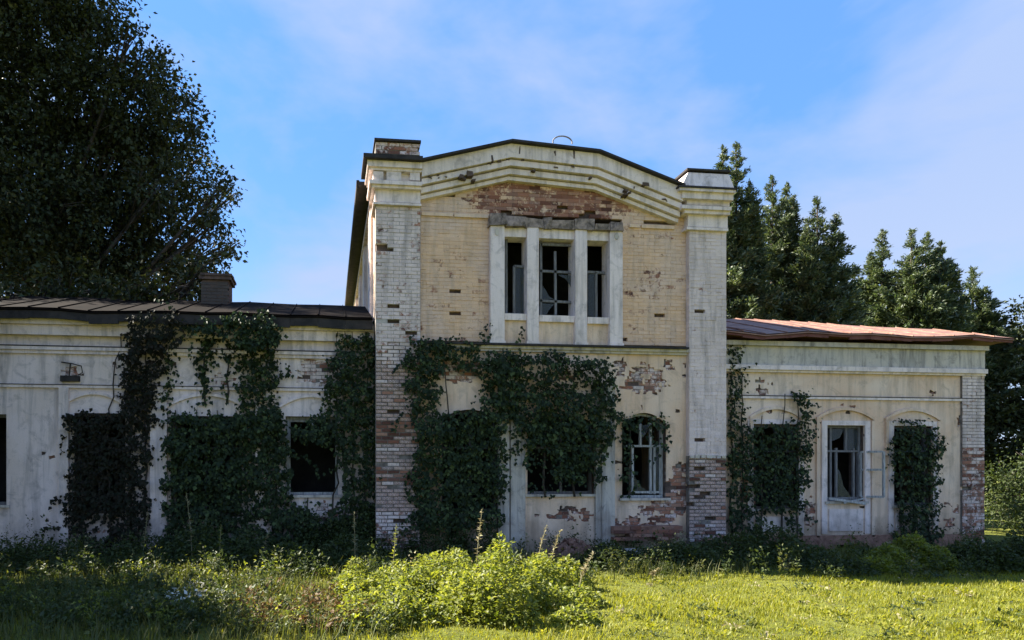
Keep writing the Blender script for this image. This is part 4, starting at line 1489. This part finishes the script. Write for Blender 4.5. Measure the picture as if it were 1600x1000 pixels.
def conifer(label, px, top_py, Y, half_px, lean=0.0, forks=()):
    """px, top_py: pixel of the tip; half_px: half width of the crown near its foot"""
    tip = Vector(at(px, top_py, Y))
    base = Vector((tip.x - lean, Y, 0.0))
    H = tip.z
    wid = 1.12 * half_px * Y / F
    root = empty('conifer', base)
    tag(root, label, 'conifer', 'conifers behind the right wing')
    mb = MB()
    trunk = [base + Vector((lean * k / 6, 0, H * k / 6)) for k in range(7)]
    mb.tube(trunk, [0.24 * (1 - 0.155 * k) for k in range(7)], 7)
    Pc, Dc, Ac = [], [], []
    leaders = [(tip, base, wid, 1.0)]
    for fx, fy, s in forks:
        t2 = Vector(at(fx, fy, Y + random.uniform(-0.6, 0.6)))
        leaders.append((t2, Vector((t2.x * 0.75 + base.x * 0.25, t2.y, t2.z * 0.45)), wid * s, s))
    for t2, b2, w2, s in leaders:
        hh = t2.z - b2.z
        nb = int(17 * hh * (1.0 if s == 1 else 0.9))
        if s != 1:
            mb.tube([b2, b2.lerp(t2, 0.6), t2], [0.08, 0.05, 0.015], 5)
        for k in range(nb):
            f = 1 - (k + random.random()) / nb
            if f < 0.16:
                continue
            q = 1 - f
            ln = w2 * (0.03 + 1.0 * min(1.25, q / 0.45) ** 0.8) * random.uniform(0.5, 1.15)
            an = random.uniform(0, 2 * math.pi)
            o = b2.lerp(t2, f)
            up = random.uniform(0.15, 0.75) * (0.35 + f)
            dr = Vector((math.cos(an), math.sin(an), up)).normalized()
            e = o + dr * ln
            if k % 3 == 0:
                mb.tube([o, o + dr * ln * 0.55 + Vector((0, 0, -0.03 * ln)), e], [0.035, 0.02, 0.006], 4)
            m = max(4, int(13 * ln))
            for i in range(m):
                g = (i + random.random()) / m
                c = o + dr * ln * (0.25 + 0.78 * g)
                Pc.append((c.x, c.y, c.z))
                Dc.append((dr.x, dr.y, dr.z))
                Ac.append((0.5 + 0.5 * (1 - g) + 0.15) * min(1.0, 0.4 + 2.2 * q))
    Pc, Dc, Ac = np.array(Pc), np.array(Dc), np.array(Ac)
    k = 11
    n = len(Pc) * k
    P = np.repeat(Pc, k, 0) + rng.normal(0, 0.10, (n, 3)) * np.repeat(Ac, k)[:, None]
    D = np.repeat(Dc, k, 0) * 1.0 + rng.normal(0, 0.55, (n, 3)) + np.array([0, 0, 0.12])
    Nn = rng.normal(0, 0.7, (n, 3)) + np.array([0, -0.2, 0.7])
    L = rng.uniform(0.13, 0.36, n) * np.repeat(Ac, k)
    V, T = leaf_arrays(P, D, Nn, L, L * 0.34, 0.1)
    mb.build('trunk', M['bark'], root, smooth=True)
    tag(np_mesh('crown', V, T, M['conifer'], root), kind='stuff')


conifer('tallest conifer with a twin tip just right of the tall block', 1150, 226, 25, 62, forks=((1129, 232, 0.5), (1172, 285, 0.4)))
conifer('dense conifer second from the tall block, with side leaders', 1207, 277, 26, 60, forks=((1230, 288, 0.5), (1240, 305, 0.4)))
conifer('broad dark conifer in the middle of the row', 1277, 310, 25, 62, forks=((1306, 335, 0.5), (1262, 345, 0.4)))
conifer('slim conifer standing right of the gap in the row', 1378, 360, 28, 52, forks=((1360, 395, 0.4),))
conifer('lowest and widest conifer above the hipped end of the red roof', 1424, 360, 27, 66, forks=((1448, 366, 0.6), (1470, 380, 0.5), (1488, 410, 0.4)))
conifer('small conifer filling the gap above the red roof', 1335, 415, 29, 44)

# further greenery beyond the far end of the house
bl = blob_px([(1560, 560, 50), (1600, 520, 56), (1645, 540, 70), (1580, 620, 60), (1640, 640, 70), (1550, 650, 46), (1690, 560, 80), (1560, 710, 56), (1620, 710, 70), (1590, 760, 60), (1660, 770, 70)], 26, 29)
broad_tree('round leafy tree beyond the far right end of the house', (at(1610, 740, 27.5)[0], 27.5, 0.0), bl, M['tree'], 22000, (0.14, 0.26), 0.25)
conifer('conifer at the far right, half hidden by the leafy tree', 1520, 420, 28, 60, forks=((1540, 450, 0.5),))
bl = blob_px([(1555, 800, 40), (1590, 775, 50), (1640, 780, 60), (1590, 830, 40), (1565, 745, 34), (1620, 735, 44), (1625, 830, 50)], 19.0, 21)
broad_tree('low bush at the corner beyond the last brick pier', (at(1600, 740, 20.3)[0], 20.3, 0.0), bl, M['weed'], 7000, (0.07, 0.14), 0.06, cat='bush')
# trees on the left, just outside the picture, that shade the lawn
for lab, (bx, by), hs in (('nearest tree left of the lawn, beside the left wing', (-10.3, 12.4), 0.82), ('second tree left of the lawn, further from the wing', (-11.8, 10.4), 0.9), ('tallest tree left of the lawn, behind the others', (-13.6, 12.6), 1.05)):
    bl = []
    for k in range(22):
        a = random.uniform(0, 2 * math.pi)
        r_ = random.uniform(0.3, 2.3)
        bl.append((bx + r_ * math.cos(a), by + r_ * math.sin(a), hs * random.uniform(3.0, 9.3), random.uniform(0.8, 1.2)))
    broad_tree(lab, (bx, by, 0.0), bl, M['tree'], 9000, (0.2, 0.36), 0.28, sub=1.5)

# ------------------------------------------------------------------ lawn and weeds
def grass(name, n, xr, yr, h, w, mat, keep, label=None):
    x = rng.uniform(*xr, n)
    y = yr[0] + (yr[1] - yr[0]) * rng.random(n) ** 1.35
    k = keep(x, y)
    x, y = x[k], y[k]
    n = len(x)
    z = np.array([gz(a, b) for a, b in zip(x, y)])
    hv = np.array([0.75 + 0.6 * nz(a * 0.9, b * 0.9, 2.2) + 0.5 * nz(a * 3.1, b * 3.1, 6.2) for a, b in zip(x, y)])
    H = rng.uniform(*h, n) * np.clip(hv, 0.3, 1.6)
    an = rng.uniform(0, 2 * math.pi, n)
    ln = rng.uniform(0.1, 0.7, n) * H
    bx, by = np.cos(an + 1.57) * w / 2, np.sin(an + 1.57) * w / 2
    P = np.stack([x, y, z - 0.01], 1)
    B = np.stack([bx, by, np.zeros(n)], 1) * rng.uniform(0.7, 1.4, n)[:, None]
    mid = P + np.stack([np.cos(an) * ln * 0.35, np.sin(an) * ln * 0.35, H * 0.6], 1)
    tip = P + np.stack([np.cos(an) * ln, np.sin(an) * ln, H], 1)
    V = np.stack([P - B, P + B, mid + B * 0.7, mid - B * 0.7, tip], 1).reshape(-1, 3)
    i = np.arange(n)[:, None] * 5
    T = np.concatenate([i + np.array([[0, 1, 2]]), i + np.array([[0, 2, 3]]), i + np.array([[3, 2, 4]])], 1).reshape(-1, 3)
    tag(np_mesh(name, V, T, mat), label, None, kind='stuff')


def bed_edge(x):
    """how far the mown lawn reaches towards the house"""
    return 12.0 + 0.35 * math.sin(x * 0.7) + (0.5 if x > 9 else 0)


edge = np.vectorize(bed_edge)
grass('grass', 190000, (-9, 19), (5.5, 13.2), (0.04, 0.10), 0.012, M['grass'], lambda x, y: (y < edge(x) + rng.normal(0, 0.25, len(x))) & (x > -0.75 * y - 0.5) & (x < 1.3 * y + 1) & ((x > 0.5) | (rng.random(len(x)) < 0.35)), 'short bright lawn grass')
grass('long_grass', 60000, (-9, 19), (6.0, 14.7), (0.14, 0.36), 0.014, M['grass_dark'], lambda x, y: (x > -0.75 * y - 0.5) & (x < 1.3 * y + 1) & ((y > edge(x) + rng.normal(0, 0.3, len(x))) | ((x < 0.3 + rng.normal(0, 0.5, len(x))) & (rng.random(len(x)) < 0.75))), 'long rank grass in the shade of the house')


def mound(name, label, cat, blobs, n, lsize, mat, group=None, ratio=(0.5, 0.75), kind=None, shoots=0, shoot_mat=None, shoot_h=(0.2, 0.5)):
    """a low leafy mass built of clumps (x, y, r, h)"""
    B = np.array(blobs, float)
    w = B[:, 2] ** 2 * (0.4 + B[:, 3])
    root = empty(name, (float(B[:, 0].mean()), float(B[:, 1].mean()), 0.0))
    tag(root, label, cat, group, kind)
    i = rng.choice(len(B), n, p=w / w.sum())
    a = rng.uniform(0, 2 * math.pi, n)
    r = np.sqrt(rng.random(n)) * 1.1
    x = B[i, 0] + np.cos(a) * r * B[i, 2]
    y = B[i, 1] + np.sin(a) * r * B[i, 2]
    dome = np.clip(1 - r ** 2 * 0.8, 0.08, 1)
    nn = np.array([nz(p * 2.2, q * 2.2, 4.4) for p, q in zip(x, y)])
    z = B[i, 3] * dome * (1 - 0.75 * rng.random(n) ** 1.7) * (1 + 0.45 * nn)
    P = np.stack([x, y, np.maximum(z, 0.03)], 1)
    D = np.stack([np.cos(a) * 0.5 + rng.normal(0, 0.6, n), np.sin(a) * 0.5 + rng.normal(0, 0.6, n), rng.normal(0.15, 0.5, n)], 1)
    Nn = rng.normal(0, 0.45, (n, 3)) + np.array([0, 0, 1.0])
    L = rng.uniform(*lsize, n)
    V, T = leaf_arrays(P, D, Nn, L, L * rng.uniform(*ratio, n), 0.15)
    tag(np_mesh('foliage', V, T, mat, root), kind='stuff')
    mb = MB()
    for k in range(min(70, 14 * len(B))):
        b = B[k % len(B)]
        a1, r1 = random.uniform(0, 6.28), random.random() * b[2]
        x1, y1 = b[0] + math.cos(a1) * r1 * 0.6, b[1] + math.sin(a1) * r1 * 0.6
        x2, y2 = b[0] + math.cos(a1) * r1, b[1] + math.sin(a1) * r1
        h = b[3] * max(0.15, 1 - 0.7 * (r1 / b[2]) ** 2) * random.uniform(0.7, 1.0)
        mb.tube([(x1, y1, -0.03), ((x1 + x2) / 2, (y1 + y2) / 2, h * 0.6), (x2, y2, h)], [0.008, 0.006, 0.003], 4)
    tag(mb.build('stem', M['weed'], root), kind='stuff')
    if shoots:
        pp, dd, nnn, ll = [], [], [], []
        sb = MB()
        for k in range(shoots):
            b = B[random.randrange(len(B))]
            a1, r1 = random.uniform(0, 6.28), math.sqrt(random.random()) * b[2] * 0.9
            x1, y1 = b[0] + math.cos(a1) * r1, b[1] + math.sin(a1) * r1
            z0 = b[3] * max(0.1, 1 - 0.8 * (r1 / b[2]) ** 2) * 0.7
            hh = random.uniform(*shoot_h)
            dx, dy = random.gauss(0, 0.16), random.gauss(0, 0.16)
            sb.tube([(x1, y1, z0 * 0.3), (x1 + dx * hh, y1 + dy * hh, z0 + hh)], [0.006, 0.003], 4)
            for q in range(9):
                f = q / 9
                a2 = q * 2.4 + random.random()
                pp.append((x1 + dx * hh * f, y1 + dy * hh * f, z0 + hh * f))
                dd.append((math.cos(a2), math.sin(a2), 0.35 + 0.5 * f))
                nnn.append((random.gauss(0, .2), random.gauss(0, .2), 1))
                ll.append(lsize[1] * (1.05 - 0.6 * f))
        tag(sb.build('shoot', shoot_mat or M['weed'], root), kind='stuff')
        ll = np.array(ll)
        V, T = leaf_arrays(np.array(pp), np.array(dd), np.array(nnn), ll, ll * 0.5, 0.15)
        tag(np_mesh('shoot_leaves', V, T, shoot_mat or mat, root), kind='stuff')
    return root


def gpt(px, py):
    """the ground point seen at a pixel"""
    t = EYE * F / (py - HY)
    u = (px - PX0) / F
    return (t * (SY + CY * u), t * (CY - SY * u))


def clump(px, py, rpx, hpx):
    t = EYE * F / (py - HY)
    x, y = gpt(px, py)
    return (x, y, rpx * t / F, hpx * t / F)


ENV_X, ENV_Y = (515, 560, 600, 650, 700, 740, 770, 800, 830, 880, 925), (900, 868, 856, 862, 850, 832, 806, 822, 850, 866, 900)
hump = []
for k in range(64):
    px = random.uniform(530, 912)
    foot = random.choice((912, 925, 940, 955, 970)) + random.uniform(-6, 6)
    topy = float(np.interp(px, ENV_X, ENV_Y)) + (foot - 912) * 0.95 + abs(random.gauss(0, 9))
    hump.append(clump(px, foot, random.uniform(15, 42), max(16, foot - topy)))
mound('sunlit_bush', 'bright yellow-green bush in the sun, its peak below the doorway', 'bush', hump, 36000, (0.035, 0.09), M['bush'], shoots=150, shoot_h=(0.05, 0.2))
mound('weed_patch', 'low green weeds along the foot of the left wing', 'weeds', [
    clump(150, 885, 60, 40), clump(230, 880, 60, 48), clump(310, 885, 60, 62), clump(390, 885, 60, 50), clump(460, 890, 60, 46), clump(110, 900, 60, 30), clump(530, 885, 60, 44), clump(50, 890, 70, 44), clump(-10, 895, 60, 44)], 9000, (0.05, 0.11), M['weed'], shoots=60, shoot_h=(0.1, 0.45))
mound('nettle_bed', 'tall dark weeds against the wall under the arched window creeper', 'weeds', [
    clump(560, 868, 50, 76), clump(620, 865, 50, 90), clump(680, 868, 50, 74), clump(740, 868, 50, 58), clump(500, 868, 50, 60)], 13000, (0.05, 0.10), M['weed'], shoots=50, shoot_h=(0.15, 0.45))
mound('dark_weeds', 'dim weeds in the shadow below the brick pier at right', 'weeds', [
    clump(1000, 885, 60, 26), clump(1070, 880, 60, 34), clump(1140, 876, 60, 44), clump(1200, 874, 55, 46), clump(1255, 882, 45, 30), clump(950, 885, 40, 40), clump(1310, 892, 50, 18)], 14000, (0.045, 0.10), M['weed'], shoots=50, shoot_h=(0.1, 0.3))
mound('leafy_shrub', 'small leafy shrub at the foot of the last right wing window', 'bush', [
    clump(1390, 885, 34, 34), clump(1425, 880, 34, 46), clump(1365, 892, 30, 24), clump(1460, 885, 30, 30)], 6500, (0.05, 0.09), M['bush'], shoots=20, shoot_h=(0.1, 0.25))
mound('weed_patch', 'weeds by the corner pier at the far right end', 'weeds', [
    clump(1500, 884, 34, 34), clump(1545, 886, 40, 44), clump(1600, 884, 50, 50)], 6000, (0.05, 0.10), M['weed'], shoots=16)


def ragged(name, label, n_clumps, region, foot, hpx, mats, lsize=(0.03, 0.09), dense=46):
    """untidy mixed weeds: many small plants of uneven height scattered over a strip of ground (pixels)"""
    acc = {}
    for k in range(n_clumps):
        px, py = random.uniform(*region), foot[0] + (foot[1] - foot[0]) * random.random() ** 0.8
        if nz(px * 0.012, py * 0.03, 21.0) < -0.28:
            continue
        x, y = gpt(px, py)
        y = min(y, 14.7)
        t = EYE * F / (py - HY)
        h = random.uniform(*hpx) * t / F * (1 + 0.9 * nz(px * 0.02, py * 0.02, 9.0))
        h = max(0.05, h)
        r = random.uniform(0.06, 0.24)
        mat = mats(px, py)
        m = int(dense * random.uniform(0.5, 1.5))
        a = rng.uniform(0, 6.28, m)
        f = rng.random(m) ** 0.8
        rr = r * (0.3 + 0.7 * rng.random(m))
        P = np.stack([x + np.cos(a) * rr * f, y + np.sin(a) * rr * f, gz(x, y) + h * f * rng.uniform(0.6, 1.05, m)], 1)
        D = np.stack([np.cos(a) * 0.7, np.sin(a) * 0.7, rng.normal(0.35, 0.5, m)], 1) + rng.normal(0, 0.35, (m, 3))
        acc.setdefault(mat, []).append((P, D, rng.uniform(*lsize, m) * random.uniform(0.6, 1.25), np.full(m, random.uniform(0.22, 0.75))))
    for mat, lst in acc.items():
        P = np.concatenate([q[0] for q in lst])
        D = np.concatenate([q[1] for q in lst])
        L = np.concatenate([q[2] for q in lst])
        W = L * np.concatenate([q[3] for q in lst])
        V, T = leaf_arrays(P, D, rng.normal(0, 0.5, (len(P), 3)) + np.array([0, 0, 0.9]), L, W, 0.15)
        tag(np_mesh(name, V, T, M[mat], None), label, None, None, 'stuff')


def mats_left(px, py):
    q = random.random()
    if ((px - 480) / 120) ** 2 + ((py - 955) / 34) ** 2 < 1 and q < 0.5:
        return 'dock'
    if ((px - 285) / 70) ** 2 + ((py - 945) / 24) ** 2 < 1 and q < 0.12:
        return 'flower'
    return 'weed' if q < 0.62 else 'grass_dark' if q < 0.85 else 'bush'


ragged('undergrowth', 'tangled mixed weeds covering the shaded left foreground', 1250, (-40, 620), (868, 992), (12, 38), mats_left)
ragged('undergrowth', 'ragged dark weeds along the foot of the walls', 620, (-40, 1560), (852, 905), (14, 52), lambda px, py: 'weed' if random.random() < 0.7 else 'grass_dark' if random.random() < 0.8 else 'dry')
ragged('lawn_weeds', 'small broad-leaved weeds dotted over the sunny lawn', 420, (780, 1640), (890, 995), (3, 9), lambda px, py: 'grass' if random.random() < 0.6 else 'weed' if random.random() < 0.8 else 'dry', (0.03, 0.07), 16)


def stalk(label, px, foot, top, lean, kind='seed'):
    x, y = gpt(px, foot)
    t = EYE * F / (foot - HY)
    H = (foot - top) * t / F
    lx = lean * t / F
    root = empty('tall_weed', (x, y, 0.0))
    tag(root, label, 'weed', 'tall weeds before the house')
    mb = MB()
    pts = [(x + lx * (k / 5) ** 1.6, y + 0.03 * math.sin(k), H * k / 5 - 0.02) for k in range(6)]
    mb.tube(pts, [0.011, 0.010, 0.009, 0.007, 0.006, 0.004], 5)
    mb.build('stem', M['dry'], root)
    n = 60
    f = rng.uniform(0.25, 1, n) ** 0.8
    q = np.array([np.interp(f * 5, range(6), [p[i] for p in pts]) for i in range(3)]).T
    D = np.stack([rng.normal(0, 0.8, n), rng.normal(0, 0.8, n), rng.uniform(0.1, 0.9, n)], 1)
    L = rng.uniform(0.05, 0.13, n) * (1.25 - f * 0.75)
    V, T = leaf_arrays(q, D, rng.normal(0, 0.4, (n, 3)) + np.array([0, 0, 1]), L, L * 0.38, 0.1)
    tag(np_mesh('leaves', V, T, M['dry'] if kind == 'seed' else M['bush'], root), kind='stuff')


stalk('tallest pale stalk bending before the wide creeper mass', 300, 886, 768, -8)
stalk('thin curved pale stalk before the white pilaster', 222, 884, 800, 10)
stalk('pale stalk with a leafy head right of the tallest stalk', 342, 890, 818, 4, 'leaf')
stalk('slanting dry stalk before the dark creeper mass', 408, 886, 822, 14)
stalk('straight thin stalk standing left of the bright bush', 555, 890, 798, -2)
stalk('leafy stalk with pinkish head above the left part of the bright bush', 614, 915, 818, 5, 'leaf')
stalk('leaning grass stalk rising at the right shoulder of the bush', 838, 905, 818, 16)
stalk('second leaning stalk right of the bush peak', 858, 905, 826, 18)
stalk('dry arching stalk at the right end of the bright bush', 905, 925, 862, 22)
stalk('thin stalk just left of the bush peak', 745, 900, 793, 8)
stalk('short pale blade standing in the dark weeds right of the bush', 1020, 905, 886, 8)


# ------------------------------------------------------------------ loose stones
def rock(name, label, cat, px, py, w, d, h, mat, n=1):
    x, y = gpt(px, py)
    y = min(y, 14.6)
    bm = bmesh.new()
    bmesh.ops.create_icosphere(bm, subdivisions=2, radius=1)
    for v in bm.verts:
        k = 1 + 0.28 * nz(v.co.x * 1.4 + px, v.co.y * 1.4, v.co.z * 1.4)
        v.co = Vector((x + v.co.x * w * k, y + v.co.y * d * k, max(-0.06, v.co.z * h * k + h * 0.5)))
    me = bpy.data.meshes.new(name)
    bm.to_mesh(me)
    bm.free()
    tag(link(name, me, mat), label, cat)


rock('stone_block', 'pale broken stone lying in the weeds below the brick footing', 'stone', 985, 872, 0.36, 0.22, 0.16, M['stone'])
mb = MB()
hx, hy = gpt(880, 866)
hy = 14.35
for k in range(230):
    u, v = random.gauss(0, 0.5), random.gauss(0, 0.2)
    top = 0.42 * math.exp(-(u / 0.55) ** 2 - (v / 0.3) ** 2)
    c = Vector((hx + u, hy + v, random.uniform(0, top)))
    w = random.uniform(0.03, 0.13)
    d = Vector((random.gauss(0, 1), random.gauss(0, 1), random.gauss(0, 0.5))).normalized() * w
    mb.bar(c - d, c + d, random.uniform(0.05, 0.1), random.uniform(0.04, 0.07))
tag(mb.build('rubble', M['rubble']), 'reddish heap of fallen brick rubble under the doorway creeper', None, None, 'stuff')
rock('stone', 'small whitish stone beside the pale broken stone', 'stone', 966, 880, 0.08, 0.07, 0.07, M['trim'])
